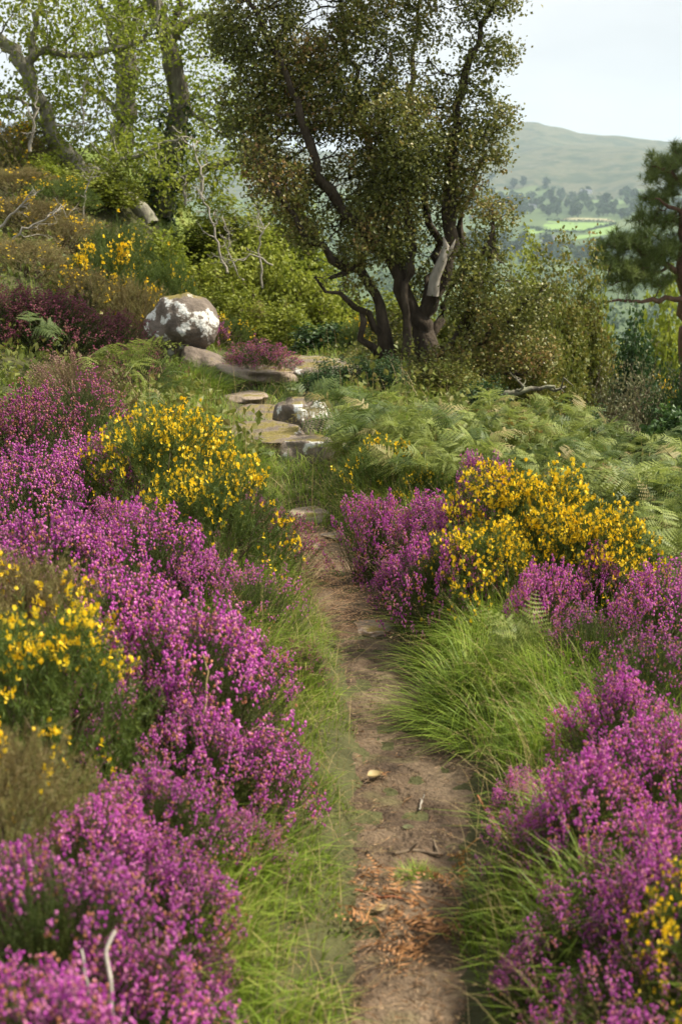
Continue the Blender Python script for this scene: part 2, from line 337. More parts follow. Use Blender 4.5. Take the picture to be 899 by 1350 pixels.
def rock_mat(name, base, lichen, moss=0.0):
    m, n, N, LK = nodes(name)
    tcn = N('ShaderNodeTexCoord'); vec = tcn.outputs['Object']
    a = N('ShaderNodeTexNoise'); a.inputs['Scale'].default_value = 7; a.inputs['Detail'].default_value = 9; a.inputs['Roughness'].default_value = .68; LK(vec, a.inputs['Vector'])
    ra = ramp(N, [(.28, tuple(c * .45 for c in base)), (.5, base), (.75, tuple(min(1, c * 1.6) for c in base))]); LK(a.outputs['Fac'], ra.inputs[0])
    l = N('ShaderNodeTexNoise'); l.inputs['Scale'].default_value = 6.5; l.inputs['Detail'].default_value = 8; l.inputs['Roughness'].default_value = .62; LK(vec, l.inputs['Vector'])
    rl = ramp(N, [(lichen, (0, 0, 0)), (lichen + .03, (1, 1, 1))]); LK(l.outputs['Fac'], rl.inputs[0])
    l2 = N('ShaderNodeTexNoise'); l2.inputs['Scale'].default_value = 40; LK(vec, l2.inputs['Vector'])
    rc = ramp(N, [(.3, (.40, .40, .36)), (.6, (.68, .68, .64))]); LK(l2.outputs['Fac'], rc.inputs[0])
    m1 = N('ShaderNodeMix'); m1.data_type = 'RGBA'; LK(rl.outputs[0], m1.inputs[0]); LK(ra.outputs[0], m1.inputs[6]); LK(rc.outputs[0], m1.inputs[7])
    colr = m1.outputs[2]
    if moss > 0:
        g = N('ShaderNodeNewGeometry'); sx = N('ShaderNodeSeparateXYZ'); LK(g.outputs['Normal'], sx.inputs[0])
        ad = N('ShaderNodeMath'); ad.operation = 'ADD'; LK(sx.outputs[2], ad.inputs[0]); LK(a.outputs['Fac'], ad.inputs[1])
        rm = ramp(N, [(1.42 - moss * .2 - .5 if False else .0, (0, 0, 0)), (1, (1, 1, 1))])
        mr = N('ShaderNodeMapRange'); mr.inputs[1].default_value = 1.52 - moss * .3; mr.inputs[2].default_value = 1.62 - moss * .3; LK(ad.outputs[0], mr.inputs[0])
        m2 = N('ShaderNodeMix'); m2.data_type = 'RGBA'; LK(mr.outputs[0], m2.inputs[0]); LK(colr, m2.inputs[6]); m2.inputs[7].default_value = (.16, .13, .04, 1)
        colr = m2.outputs[2]
    b = N('ShaderNodeTexNoise'); b.inputs['Scale'].default_value = 26; b.inputs['Detail'].default_value = 8; LK(vec, b.inputs['Vector'])
    bp = N('ShaderNodeBump'); bp.inputs['Strength'].default_value = .8; bp.inputs['Distance'].default_value = .02; LK(b.outputs['Fac'], bp.inputs['Height'])
    p = N('ShaderNodeBsdfPrincipled'); p.inputs['Roughness'].default_value = .92; p.inputs['Specular IOR Level'].default_value = .2
    LK(colr, p.inputs['Base Color']); LK(bp.outputs[0], p.inputs['Normal'])
    o = N('ShaderNodeOutputMaterial'); LK(p.outputs[0], o.inputs[0]); return m
M['rock_lichen'] = rock_mat('rock_lichen', (.15, .122, .098), .52, .55)
M['rock_patchy'] = rock_mat('rock_patchy_lichen', (.16, .13, .105), .54, .3)
M['rock_some'] = rock_mat('rock_some_lichen', (.19, .155, .125), .545, .25)
M['rock_plain'] = rock_mat('rock_plain', (.26, .205, .16), .70, .1)
M['rock_dark'] = rock_mat('rock_dark', (.15, .12, .095), .66, .2)

# ------------------------------------------------------------------ ground, path
def build_ground():
    rs = [0.25]
    while rs[-1] < 30: rs.append(rs[-1] * 1.017)
    while rs[-1] < 9000: rs.append(rs[-1] * 1.04)
    rs = np.array(rs)
    az = np.concatenate([np.linspace(-180, -40, 36)[:-1], np.linspace(-40, -18, 30)[:-1], np.linspace(-18, 18, 150)[:-1],
                         np.linspace(18, 40, 30)[:-1], np.linspace(40, 180, 36)[:-1]])
    A, R_ = np.meshgrid(np.radians(az), rs)
    X = R_ * np.sin(A); Y = R_ * np.cos(A); Z = gz(X, Y)
    V = np.stack([X, Y, Z], -1).reshape(-1, 3)
    V = np.concatenate([V, [[0, 0, g1(0, 0)]]])
    m, n = len(rs), len(az)
    i = np.arange(m - 1)[:, None] * n; j = np.arange(n)[None, :]; j2 = (j + 1) % n
    q = np.stack([i + j, i + n + j, i + n + j2, i + j2], -1).reshape(-1, 4)
    F = np.concatenate([q[:, [0, 2, 1]], q[:, [0, 3, 2]], np.stack([np.full(n, m * n), np.arange(n), (np.arange(n) + 1) % n], 1)[:, [0, 2, 1]]])
    mb = MB(); mb.add(V, F); me = mb.mesh('ground', True)
    for k in ('earth', 'slope', 'pasture', 'moor'): me.materials.append(M[k])
    c = V[F].mean(1); r = np.hypot(c[:, 0], c[:, 1]) * (1 + .06 * fbm(c[:, 0] / 300, c[:, 1] / 300, 3, 2))
    mi = np.where(r < 17, 0, np.where(r < 420, 1, np.where(r < 2650, 2, 3))).astype(np.int32)
    me.polygons.foreach_set('material_index', mi)
    o = bpy.data.objects.new('ground', me); COL.objects.link(o); o['kind'] = 'structure'
build_ground()
def build_path():
    ys = np.linspace(-2, 7.6, 420); ts = np.linspace(-1, 1, 25)
    Yg, T = np.meshgrid(ys, ts, indexing='ij')
    h = path_h(Yg) * (1.12 + .22 * fbm(Yg / .25 + 40 * np.sign(T), np.sign(T) * 3.3, 3, 11))
    X = path_x(Yg) + T * h
    Z = gz(X, Yg) + .006 + .010 * fbm(X / .07, Yg / .07, 3, 13) * (1 - T ** 4) - .012 * T ** 6
    V = np.stack([X, Yg, Z], -1).reshape(-1, 3); n = len(ts)
    i = np.arange(len(ys) - 1)[:, None] * n; j = np.arange(n - 1)[None, :]
    q = np.stack([i + j, i + j + 1, i + n + j + 1, i + n + j], -1).reshape(-1, 4)
    mb = MB(); mb.add(V, np.concatenate([q[:, [0, 1, 2]], q[:, [0, 2, 3]]]))
    obj('path', mb.mesh('path', True), M['soil'])['kind'] = 'structure'
build_path()

# ------------------------------------------------------------------ rocks
def ico(sub):
    import bmesh
    bm = bmesh.new(); bmesh.ops.create_icosphere(bm, subdivisions=sub, radius=1.0)
    bm.verts.ensure_lookup_table()
    V = np.array([v.co[:] for v in bm.verts]); F = np.array([[v.index for v in f.verts] for f in bm.faces]); bm.free(); return V, F
ICO4 = ico(4); ICO3 = ico(3)
def rock_mesh(name, size, seed, angular=.5, rough=.12, base=ICO4, flat_top=None):
    r = np.random.default_rng(seed); V = base[0].copy()
    for _ in range(int(10 * angular) + 3):                 # plane cuts give facets
        nrm = unit(r.normal(0, 1, 3)); dd = r.uniform(.62, .9)
        dist = V @ nrm - dd; V = V - np.where(dist > 0, dist * .85, 0)[:, None] * nrm
    if flat_top is not None:
        V[:, 2] = np.where(V[:, 2] > flat_top, flat_top + (V[:, 2] - flat_top) * .12, V[:, 2])
    n_ = fbm(V[:, 0] * 2.2 + V[:, 2] * 1.3 + seed, V[:, 1] * 2.2 - V[:, 2] * 1.7, 5, seed)
    V = V * (1 + rough * n_)[:, None] * np.asarray(size)
    mb = MB(); mb.add(V, base[1]); return mb.mesh(name, True)
ROCKS = []
def rock(name, u, v, Y, wpx, hpx, dep, mat, label, seed, rz=0, tilt=(0, 0), angular=.5, sink=.25, flat=None, group=None, rough=.12, cat='rock'):
    c = at(u, v, Y) if Y else hit(u, v)
    dpt = (c[1] * CP + (CAMZ - c[2]) * SP) / FPX
    sx, sz = wpx * dpt / 2, hpx * dpt / 2
    me = rock_mesh(name, (sx, dep / 2, sz), seed, angular, rough, flat_top=flat)
    ROCKS.append((c[0], c[1], sx, dep / 2)); o = obj(name, me, mat); o.location = c; o.rotation_euler = (tilt[0], tilt[1], rz)
    tag(o, label, cat, group); return o
BY = float(hit(241, 478)[1]); print('boulder Y', BY)
rock('boulder', 241, 437, BY, 98, 98, .56, M['rock_lichen'], 'round boulder blotched with white lichen and capped with brown moss', 21, angular=.35, rough=.10, cat='boulder')
rock('rock', 270, 484, BY - .25, 90, 50, .5, M['rock_dark'], 'bare grey rock slanting down from under the lichen covered boulder', 4, tilt=(0, .55), angular=.7)
slabs = [
 (322, 500, 60, 26, .5, 'rock_plain', 'low brown slab in the trodden grass just beyond the dark ledges', .3),
 (350, 490, 110, 34, .8, 'rock_plain', 'broad pale brown slab lying across the path below the pink heather', .4),
 (412, 482, 96, 34, .6, 'rock_some', 'mossy slab with a lichen rim between the heather and the thorn tree', .3),
 (450, 490, 44, 34, .4, 'rock_some', 'small lichen spotted rock at the foot of the thorn tree', .4),
 (326, 523, 66, 18, .4, 'rock_plain', 'thin flat step stone in the grass before the slabs', .4),
 (350, 548, 100, 24, .5, 'rock_dark', 'dark flat ledge forming the upper stone step', .35),
 (345, 576, 110, 46, .6, 'rock_dark', 'dark brown ledge behind the yellow gorse on the left of the path', .3),
 (402, 552, 72, 74, .4, 'rock_patchy', 'upright rock with white lichen under the drooping ferns', .6),
 (414, 590, 84, 44, .4, 'rock_some', 'broken grey rock below the lichen covered upright one', .5),
 (440, 596, 22, 46, .2, 'rock_plain', 'narrow upright splinter of pale rock beside the small gorse', .6)]
for i, (u, v, wpx, hpx, dep, m, lab, fl) in enumerate(slabs):
    Y = float(hit(u, v + hpx * .30)[1])
    rock('rock', u, v, Y, wpx * 1.2, hpx * (1.15 if 'upright' in lab else .9), dep * 1.15, M[m], lab, 40 + i, rz=rng.uniform(-.5, .5), tilt=(rng.uniform(-.1, .1), rng.uniform(-.12, .12)), flat=fl, angular=.8)
for (u, v, wpx, hpx, dep, lab, sd_) in [
    (404, 680, 66, 26, .30, 'flat pale stone set in the grass where the path begins to climb', 61),
    (441, 708, 44, 20, .12, 'small wedge of stone poking out beside the flat pale stone', 62),
    (412, 722, 40, 20, .12, 'small brown stone on the dark soil below the flat pale one', 63),
    (490, 828, 60, 22, .18, 'worn stone half buried in the path beside the tussock', 64),
    (575, 1056, 22, 10, .04, 'little pale stone on the bare soil by the grey twig', 65),
    (560, 1049, 18, 8, .035, 'tiny rounded pebble touching the grey twig', 66)]:
    p = hit(u, v); rock('stone', u, v, float(p[1]), wpx, hpx, dep, M['rock_plain'], lab, sd_, flat=.35, angular=.6, cat='stone', rz=rng.uniform(-.4, .4))

# ------------------------------------------------------------------ heather
def bell(rad=.0032, ln=.0075, n=4):
    a = np.arange(n) * 2 * pi / n
    ring = lambda r_, z, o=0: np.stack([r_ * np.cos(a + o), r_ * np.sin(a + o), np.full(n, z)], 1)
    V = np.concatenate([[[0, 0, 0]], ring(rad, ln * .45), ring(rad * .55, ln)])
    j = np.arange(n); j2 = (j + 1) % n
    F = np.concatenate([np.stack([np.zeros(n, int), 1 + j2, 1 + j], 1), np.stack([1 + j, 1 + j2, 1 + n + j2], 1), np.stack([1 + j, 1 + n + j2, 1 + n + j], 1)])
    return V, F
BELL = bell()
NEEDLE = (np.array([[-.0007, 0, 0], [.0007, 0, 0], [0, 0, .0085]]), np.array([[0, 1, 2]]))
def sprig(r, ln=.17, head=.075, nb=16, nn=46, bs=1.0):
    """one heather shoot along +Z: (bells, needles)"""
    fl, lf = MB(), MB()
    side = np.array([[.0008, 0, 0], [-.0008, 0, 0], [0, .0008, 0]])
    lf.add(np.concatenate([side, side * .7 + [0, 0, ln]]), [[0, 1, 4], [0, 4, 3], [1, 2, 5], [1, 5, 4], [2, 0, 3], [2, 3, 5]])
    z = r.uniform(ln * .08, ln - head * .5, nn) ; a = r.uniform(0, 2 * pi, nn)
    D = np.stack([np.cos(a) * .85, np.sin(a) * .85, np.full(nn, .65)], 1)
    lf.stamp(*NEEDLE, frames(D, r=r) * r.uniform(.8, 1.5, nn)[:, None, None], np.stack([np.zeros(nn), np.zeros(nn), z], 1))
    z = ln - head * r.beta(1.3, 1.4, nb); a = r.uniform(0, 2 * pi, nb); rad = .003 + .008 * (ln - z) / head * r.uniform(.5, 1, nb)
    D = np.stack([np.cos(a), np.sin(a), r.uniform(-.7, .35, nb)], 1)
    fl.stamp(*BELL, frames(D, r=r) * (bs * r.uniform(.75, 1.2, nb))[:, None, None], np.stack([np.cos(a) * rad, np.sin(a) * rad, z], 1))
    return fl, lf
def cat(mb): return np.concatenate(mb.v), np.concatenate(mb.f)
def dome_points(r, n, R, H, jit=.16, lobes=5, lean=1.35, edge=2.4, spread=1.0):
    """tips on a lumpy mound, with outward lean"""
    a = r.uniform(0, 2 * pi, n); q = np.sqrt(r.uniform(0, 1, n)); ph = r.uniform(0, 6, 3)
    Ra = R * (1 + .16 * np.sin(2 * a + ph[0]) + .10 * np.sin(3 * a + ph[1]) + .07 * np.sin(5 * a + ph[2]))
    x = np.cos(a) * q * Ra; y = np.sin(a) * q * Ra
    h = H * np.sqrt(np.maximum(1 - q ** edge, 0))
    lump = fbm(x / (R * .42) + ph[0] * 7, y / (R * .42) + ph[1] * 7, 3, int(ph[2] * 100))
    h = np.maximum(h * (1 + .16 * lump) + r.normal(0, .018, n), .03)
    D = np.stack([np.cos(a) * q * lean, np.sin(a) * q * lean, np.full(n, 1.0)], 1) + r.normal(0, jit, (n, 3))
    return np.stack([x, y, h], 1), unit(D), lump
def heather_meshes(seed, n, R=.35, H=.32, nb=16, bloomfrac=.9, bs=1.0, ln=.17, head=.075, patch=0.0):
    r = np.random.default_rng(seed)
    kinds = [sprig(r, ln * s, head * s, int(nb * s), 44, bs) for s in (.75, .9, 1.0, 1.1, 1.25)]
    T, D, lump = dome_points(r, n, R, H)
    fl, lf, wd = MB(), MB(), MB()
    k = r.integers(0, 5, n)
    Ls = ln * np.array([.75, .9, 1.0, 1.1, 1.25])
    keep = (r.uniform(0, 1, n) < bloomfrac) & (lump > -.9 + patch)
    for q in range(5):
        s = k == q
        Mx = frames(D[s], r=r); base = T[s] - D[s] * Ls[q]
        lf.stamp(*cat(kinds[q][1]), Mx, base)
        b = keep[s]; fl.stamp(*cat(kinds[q][0]), Mx[b], base[b])
    # green shoots filling below
    m = int(n * .5); T2, D2, _ = dome_points(r, m, R * .97, H * .86)
    for q in range(5):
        s = (np.arange(m) % 5) == q; lf.stamp(*cat(kinds[q][1]), frames(D2[s], r=r) * 1.15, T2[s] - D2[s] * Ls[q] * 1.15)
    for i in range(46):
        t = T[r.integers(n)] * np.array([.9, .9, .72]); b0 = np.array([t[0] * .18, t[1] * .18, -.06])
        tube(wd, bend(b0, t, 5, .16, r), np.linspace(.0045, .0018, 5), 3)
    return fl.mesh('blossom'), lf.mesh('foliage'), wd.mesh('woody_stems')
HEA = {'dense': [heather_meshes(100 + i, 600, nb=12, bs=1.22, bloomfrac=.62, head=.075, patch=.42) for i in range(3)],
       'loose': [heather_meshes(120 + i, 420, nb=13, bloomfrac=.75, bs=1.2, ln=.19, head=.08, patch=.4) for i in range(2)],
       'thin': [heather_meshes(140 + i, 380, nb=8, bloomfrac=.5, bs=1.1, patch=.45) for i in range(2)],
       'sparse': [heather_meshes(180 + i, 360, nb=14, bloomfrac=.42, bs=1.2, ln=.21, head=.10, patch=.35) for i in range(2)],
       'spike': [heather_meshes(160 + i, 400, nb=18, bloomfrac=.62, bs=1.25, ln=.22, head=.11, patch=.3) for i in range(2)]}
def bush(name, meshes, mats, parts, u, v, rpx, H, label, catg, group=None, top=.8, refR=.35, refH=.32, Y=None, squash=1.0, rz=None, smax=1.5):
    p = hit(u, v, H * top) if Y is None else at(u, v, Y)
    dpt = (p[1] * CP + (CAMZ - p[2]) * SP) / FPX
    R = rpx * dpt * 1.3; sx = R / refR; sz = min(H * .95 / refH, smax * sx)
    e = empty(name, (p[0], p[1], g1(p[0], p[1]) - .02), rng.uniform(0, 2 * pi) if rz is None else rz, (sx, sx * squash, sz))
    tag(e, label, catg, group)
    for me, mt, pn in zip(meshes, mats, parts):
        obj(pn, me, mt, e, 'stuff' if pn not in ('woody_stems',) else None)
    return e, p
HP = ('blossom', 'foliage', 'woody_stems')
def heather(u, v, rpx, H, kind, bloom, label, idx=0, leaf='heath_leaf', **k):
    return bush('heather_bush', HEA[kind][idx % len(HEA[kind])], (M[bloom], M[leaf], M['twig']), HP, u, v, rpx, H, label, 'heather', 'heather bushes on the heath', **k)
hl = [
 # left bank, from the nearest backwards
 (40, 1325, 170, .36, 'dense', 'bloom', 'lowest magenta heather clump on the bank, left of the crooked bare stems'),
 (175, 1250, 108, .34, 'dense', 'bloom', 'magenta heather clump at the grass verge with dark gaps and crooked bare stems before it'),
 (60, 1130, 150, .40, 'dense', 'bloom', 'wide magenta heather clump directly below the gorse with blurred yellow flowers'),
 (200, 1080, 100, .38, 'dense', 'bloom', 'magenta heather clump with orange withered bells above the crooked bare stems'),
 (310, 1020, 52, .30, 'loose', 'bloom', 'thin outlying heather clump leaning over the grass on the left verge'),
 (305, 930, 86, .40, 'dense', 'bloom', 'bright magenta heather mound bulging furthest towards the path, with a dry stalk across it'),
 (200, 960, 90, .42, 'dense', 'bloom', 'magenta heather between the blurred gorse and the mound bulging to the path'),
 (245, 830, 115, .42, 'dense', 'bloom', 'magenta heather mound upslope of the dry stalk'),
 (150, 750, 100, .42, 'dense', 'bloom', 'heather clump with many orange withered bells above the blurred gorse'),
 (60, 690, 95, .42, 'dense', 'bloom', 'lilac pink heather clump just below the dry brown tuft on the left bank'),
 (190, 690, 80, .38, 'dense', 'bloom', 'magenta heather clump at the foot of the left gorse bush'),
 (335, 745, 60, .30, 'thin', 'bloom', 'sparse heather with long green shoots below the left gorse bush'),
 (395, 830, 36, .22, 'thin', 'bloom_fade', 'low pinkish heather sprigs among the grass beside the path'),
 (350, 655, 52, .40, 'loose', 'bloom_fade', 'reddish pink heather on the path side of the left gorse bush'),
 (295, 605, 45, .48, 'dense', 'bloom', 'magenta heather pushing up through the left gorse bush'),
 (35, 615, 80, .42, 'loose', 'bloom', 'loose magenta heather clump beside the dry brown tuft'),
 (120, 590, 70, .40, 'loose', 'bloom', 'magenta heather clump between the pale dry heather and the left gorse'),
 (30, 540, 85, .50, 'loose', 'bloom_fade', 'fading pink heather clump below the green fern fronds'),
 (100, 510, 75, .46, 'thin', 'bloom_fade', 'half withered heather clump with few pink bells beside the pale dry one'),
 (70, 400, 75, .50, 'loose', 'bloom_dark', 'dark crimson heather clump upslope on the left'),
 (20, 385, 60, .45, 'loose', 'bloom_dark', 'dark crimson heather at the foot of the brown gorse scrub'),
 (145, 425, 55, .45, 'loose', 'bloom_dark', 'dark crimson heather between the fern fronds and the boulder'),
 (185, 460, 46, .40, 'thin', 'bloom_dark', 'shaded reddish heather against the left side of the boulder'),
 (340, 455, 56, .36, 'dense', 'bloom_fade', 'rounded pink heather bush on its own behind the boulder'),
 (272, 418, 26, .36, 'loose', 'bloom', 'small magenta heather tuft peeping out behind the boulder'),
 (115, 1015, 95, .40, 'dense', 'bloom', 'magenta heather just below the nearest yellow flowered gorse'),
 (15, 1220, 120, .38, 'dense', 'bloom', 'magenta heather clump between the lowest clump and the wide one below the gorse'),
 (140, 1170, 90, .38, 'loose', 'bloom', 'gappy heather clump behind the crooked bare stems'),
 (255, 1160, 50, .32, 'loose', 'bloom', 'heather clump bordering the long grass beside the crooked bare stems'),
 (352, 895, 42, .34, 'dense', 'bloom', 'path side shoulder of the bulging heather mound'),
 (300, 800, 70, .36, 'dense', 'bloom', 'heather clump on the crest above the bulging mound'),
 (100, 780, 80, .42, 'loose', 'bloom', 'heather mixed among the brown tipped gorse'),
 (20, 690, 70, .42, 'loose', 'bloom', 'pale pink heather right behind the brown tipped gorse'),
 (190, 850, 85, .42, 'dense', 'bloom', 'magenta heather meeting the yellow flowers of the nearest gorse'),
 (250, 910, 85, .40, 'dense', 'bloom', 'magenta heather in the dip behind the dry stalk'),
 (160, 620, 52, .46, 'spike', 'bloom', 'magenta heather spikes on the upslope side of the left gorse bush'),
 (330, 615, 44, .44, 'spike', 'bloom', 'pink heather spikes at the rock side of the left gorse bush'),
 (260, 690, 60, .40, 'spike', 'bloom', 'magenta heather spikes rising between the left gorse and the crest'),
 (10, 1040, 90, .42, 'dense', 'bloom', 'magenta heather under the dull brown gorse'),
 # right side
 (720, 700, 50, .50, 'spike', 'bloom', 'magenta heather spikes amid the middle of the right gorse'),
 (790, 680, 44, .52, 'spike', 'bloom', 'magenta heather spikes at the fern end of the right gorse'),
 (600, 640, 50, .50, 'spike', 'bloom', 'lilac heather filling the path side of the right gorse'),
 (695, 615, 40, .54, 'spike', 'bloom', 'lilac heather spikes behind the crown of the right gorse'),
 (690, 960, 46, .32, 'spike', 'bloom', 'single heather clump at the lower end of the tussock'),
 (820, 860, 75, .40, 'spike', 'bloom', 'heather clump between the dusky one and the vivid one on the right bank'),
 (890, 1000, 90, .42, 'spike', 'bloom', 'magenta heather clump around the few flowered gorse on the right bank'),
 (800, 1050, 80, .38, 'sparse', 'bloom', 'heather clump with green gaps between the dry grass stems and the tall spikes'),
 (880, 1160, 90, .42, 'sparse', 'bloom', 'purple heather clump just above the yellow gorse sprays'),
 (700, 1180, 46, .28, 'spike', 'bloom', 'few upright heather spikes standing out over the grass of the right verge'),
 (700, 1330, 60, .26, 'sparse', 'bloom', 'small shaded heather tuft deepest in the right verge grass'),
 (655, 655, 44, .56, 'dense', 'bloom', 'magenta heather poking through the front of the right gorse'),
 (498, 655, 48, .44, 'spike', 'bloom', 'lilac heather clump with upright spikes beside the path before the right gorse'),
 (560, 630, 54, .48, 'spike', 'bloom', 'lilac heather clump behind the upright spikes by the path'),
 (640, 605, 50, .46, 'spike', 'bloom', 'magenta heather standing tallest behind the right gorse bush'),
 (585, 712, 56, .44, 'dense', 'bloom', 'magenta heather clump hanging over the grass on the path side of the right gorse'),
 (530, 700, 40, .36, 'spike', 'bloom', 'small magenta heather spikes above the long dark grass'),
 (870, 730, 74, .46, 'loose', 'bloom', 'heather clump with pale dry sprigs beyond the fern leaf on the right'),
 (780, 765, 62, .40, 'thin', 'bloom', 'sparse dusty pink heather just behind the green fern frond'),
 (850, 810, 76, .42, 'thin', 'bloom', 'dusky half faded heather clump on the right bank'),
 (875, 905, 95, .44, 'spike', 'bloom', 'vivid magenta heather clump at the top of the right foreground bank'),
 (780, 965, 90, .40, 'spike', 'bloom', 'magenta heather clump by the dry grass stems on the right bank'),
 (725, 1010, 62, .34, 'spike', 'bloom', 'magenta heather sprigs reaching into the grass on the right verge'),
 (860, 1075, 95, .42, 'spike', 'bloom', 'heather clump with tall spikes behind the yellow gorse sprays'),
 (760, 1130, 85, .36, 'sparse', 'bloom', 'open heather clump with upright magenta spikes over the right verge'),
 (830, 1195, 95, .38, 'sparse', 'bloom', 'purple heather clump with orange tips beside the yellow gorse sprays'),
 (745, 1270, 75, .32, 'sparse', 'bloom', 'shaded purple heather in the grass of the right verge'),
 (830, 1330, 110, .34, 'spike', 'bloom', 'lowest purple heather clump under the yellow gorse sprays')]
for i, (u, v, rp, H, kd, bl, lab) in enumerate(hl):
    heather(u, v, rp, H, kd, bl, lab, i, smax=2.1 if 'right gorse' in lab else 1.5)
heather(100, 475, 62, .42, 'thin', 'bloom_dry', 'pale dry heather clump without bloom below the fern fronds', 1, 'heath_dry')
heather(20, 640, 40, .5, 'thin', 'bloom_dry', 'dry brown heather tuft on the left bank', 0, 'heath_dry')

# ------------------------------------------------------------------ gorse
def gorse_flower():
    V = np.array([[0, 0, 0], [-.006, .002, .007], [0, .0005, .006], [.006, .002, .007], [-.003, .004, .014], [.003, .004, .014],
                  [0, -.003, .004], [-.0025, -.006, .010], [.0025, -.006, .010], [0, -.008, .012]])
    F = np.array([[0, 2, 1], [0, 3, 2], [1, 2, 4], [2, 5, 4], [2, 3, 5], [0, 6, 7], [0, 8, 6], [6, 9, 7], [6, 8, 9], [7, 9, 8]])
    return V * [1.5, 1.5, .85], F
GFL = gorse_flower()
SPINE = (np.array([[-.0009, 0, 0], [.0009, 0, 0], [0, 0, .019]]), np.array([[0, 1, 2]]))
def gorse_shoot(r, ln, ns):
    lf = MB(); s = np.array([[.0013, 0, 0], [-.0009, .001, 0], [0, -.0012, 0]])
    lf.add(np.concatenate([s, s * .5 + [0, 0, ln]]), [[0, 1, 4], [0, 4, 3], [1, 2, 5], [1, 5, 4], [2, 0, 3], [2, 3, 5]])
    z = ln * (1 - r.beta(1.1, 1.6, ns)); a = r.uniform(0, 2 * pi, ns)
    D = np.stack([np.cos(a), np.sin(a), r.uniform(.3, 1.2, ns)], 1)
    lf.stamp(*SPINE, frames(D, r=r) * r.uniform(.6, 1.3, ns)[:, None, None], np.stack([0 * z, 0 * z, z], 1))
    return lf
def gorse_meshes(seed, n, R=.4, H=.36, flowers=900, clus=.5, fs=1.0):
    r = np.random.default_rng(seed); lf, fl, wd = MB(), MB(), MB()
    Ls = np.array([.08, .11, .14, .17]); K = [gorse_shoot(r, l, 60) for l in Ls]
    T, D, lump = dome_points(r, n, R, H, jit=.42, edge=2.6, lean=1.5); k = r.integers(0, 4, n)
    T = T + D * r.uniform(-.02, .05, n)[:, None]
    for q in range(4):
        s = k == q; lf.stamp(*cat(K[q]), frames(D[s], r=r), T[s] - D[s] * Ls[q])
    m = int(n * .45); T2, D2, _ = dome_points(r, m, R * .95, H * .84, jit=.42, edge=2.6, lean=1.4)
    for q in range(4):
        s = np.arange(m) % 4 == q; lf.stamp(*cat(K[q]), frames(D2[s], r=r), T2[s] - D2[s] * Ls[q])
    score = lump + r.normal(0, .45, n); order = np.argsort(-score)[: max(4, int(n * clus))]
    idx = r.choice(order, flowers); P = T[idx] - D[idx] * r.uniform(-.005, .075, flowers)[:, None] + r.normal(0, .007, (flowers, 3))
    a = r.normal(0, 1, (flowers, 3)); a[:, 2] = np.abs(a[:, 2]) * .6
    fl.stamp(*GFL, frames(unit(a) + D[idx] * .9, r=r) * (fs * r.uniform(.75, 1.2, flowers))[:, None, None], P)
    for i in range(40):
        t = T[r.integers(n)] * np.array([.9, .9, .75]); tube(wd, bend([t[0] * .15, t[1] * .15, -.06], t, 5, .16, r), np.linspace(.006, .002, 5), 3)
    return fl.mesh('blossom'), lf.mesh('foliage'), wd.mesh('woody_stems')
GOR = {'full': [gorse_meshes(200, 620, flowers=1500, clus=.72, fs=1.0), gorse_meshes(201, 620, flowers=1100, clus=.6, fs=1.0)],
       'some': [gorse_meshes(210, 560, flowers=430, clus=.2, fs=1.15), gorse_meshes(211, 560, flowers=300, clus=.18, fs=1.15)],
       'mid': [gorse_meshes(205, 600, flowers=620, clus=.34, fs=1.0), gorse_meshes(206, 600, flowers=760, clus=.4, fs=1.0)],
       'few': [gorse_meshes(220, 520, flowers=130, clus=.12), gorse_meshes(221, 480, flowers=90, clus=.1)]}
def gorse(u, v, rpx, H, kind, label, idx=0, leaf='gorse_leaf', group='gorse bushes on the heath', **k):
    return bush('gorse_bush', GOR[kind][idx % 2], (M['gorse_bloom'], M[leaf], M['twig']), HP, u, v, rpx, H, label, 'gorse', group, refR=.4, refH=.36, **k)
gl = [
 (45, 840, 130, .44, 'mid', 'gorse_leaf', 'nearest gorse on the left bank with scattered yellow flowers'),
 (20, 750, 110, .44, 'some', 'gorse_dry', 'brown tipped gorse above the scattered yellow flowers on the left bank'),
 (-20, 950, 120, .42, 'few', 'gorse_dry', 'dull brown gorse below the nearest yellow flowered one on the left bank'),
 (205, 558, 84, .56, 'full', 'gorse_leaf', 'yellow flowering gorse bush on the left between heather and rock ledges', ),
 (285, 635, 84, .46, 'mid', 'gorse_leaf', 'gorse with yellow sprays leaning to the path left of the flat pale stone'),
 (245, 522, 52, .56, 'mid', 'gorse_leaf', 'upright top of gorse in front of the boulder grass'),
 (690, 652, 92, .50, 'full', 'gorse_leaf', 'dense yellow flowering gorse bush right of the path'),
 (635, 690, 74, .46, 'full', 'gorse_leaf', 'yellow gorse lower front half above the hanging heather'),
 (772, 690, 80, .44, 'full', 'gorse_leaf', 'yellow gorse running on towards the ferns on the right'),
 (825, 700, 50, .44, 'some', 'gorse_leaf', 'thin end of the yellow gorse beside the dusky heather'),
 (500, 600, 46, .30, 'some', 'gorse_leaf', 'small yellow gorse below the thorn tree beyond the heather'),
 (560, 605, 36, .34, 'some', 'gorse_leaf', 'low yellow gorse tucked behind the lilac heather spikes'),
 (950, 1262, 120, .54, 'full', 'gorse_leaf', 'yellow gorse sprays low on the right foreground bank'),
 (935, 1020, 100, .56, 'mid', 'gorse_leaf', 'gorse with a few yellow flowers among the right foreground heather'),
 (905, 1335, 100, .46, 'full', 'gorse_leaf', 'small yellow gorse tuft at the foot of the larger yellow sprays on the right bank'),
 (898, 760, 44, .50, 'some', 'gorse_leaf', 'gorse tuft with yellow flowers beside the pale sprigged heather'),
 (850, 510, 36, .5, 'some', 'gorse_leaf', 'distant yellow gorse beside the glossy evergreen on the right')]
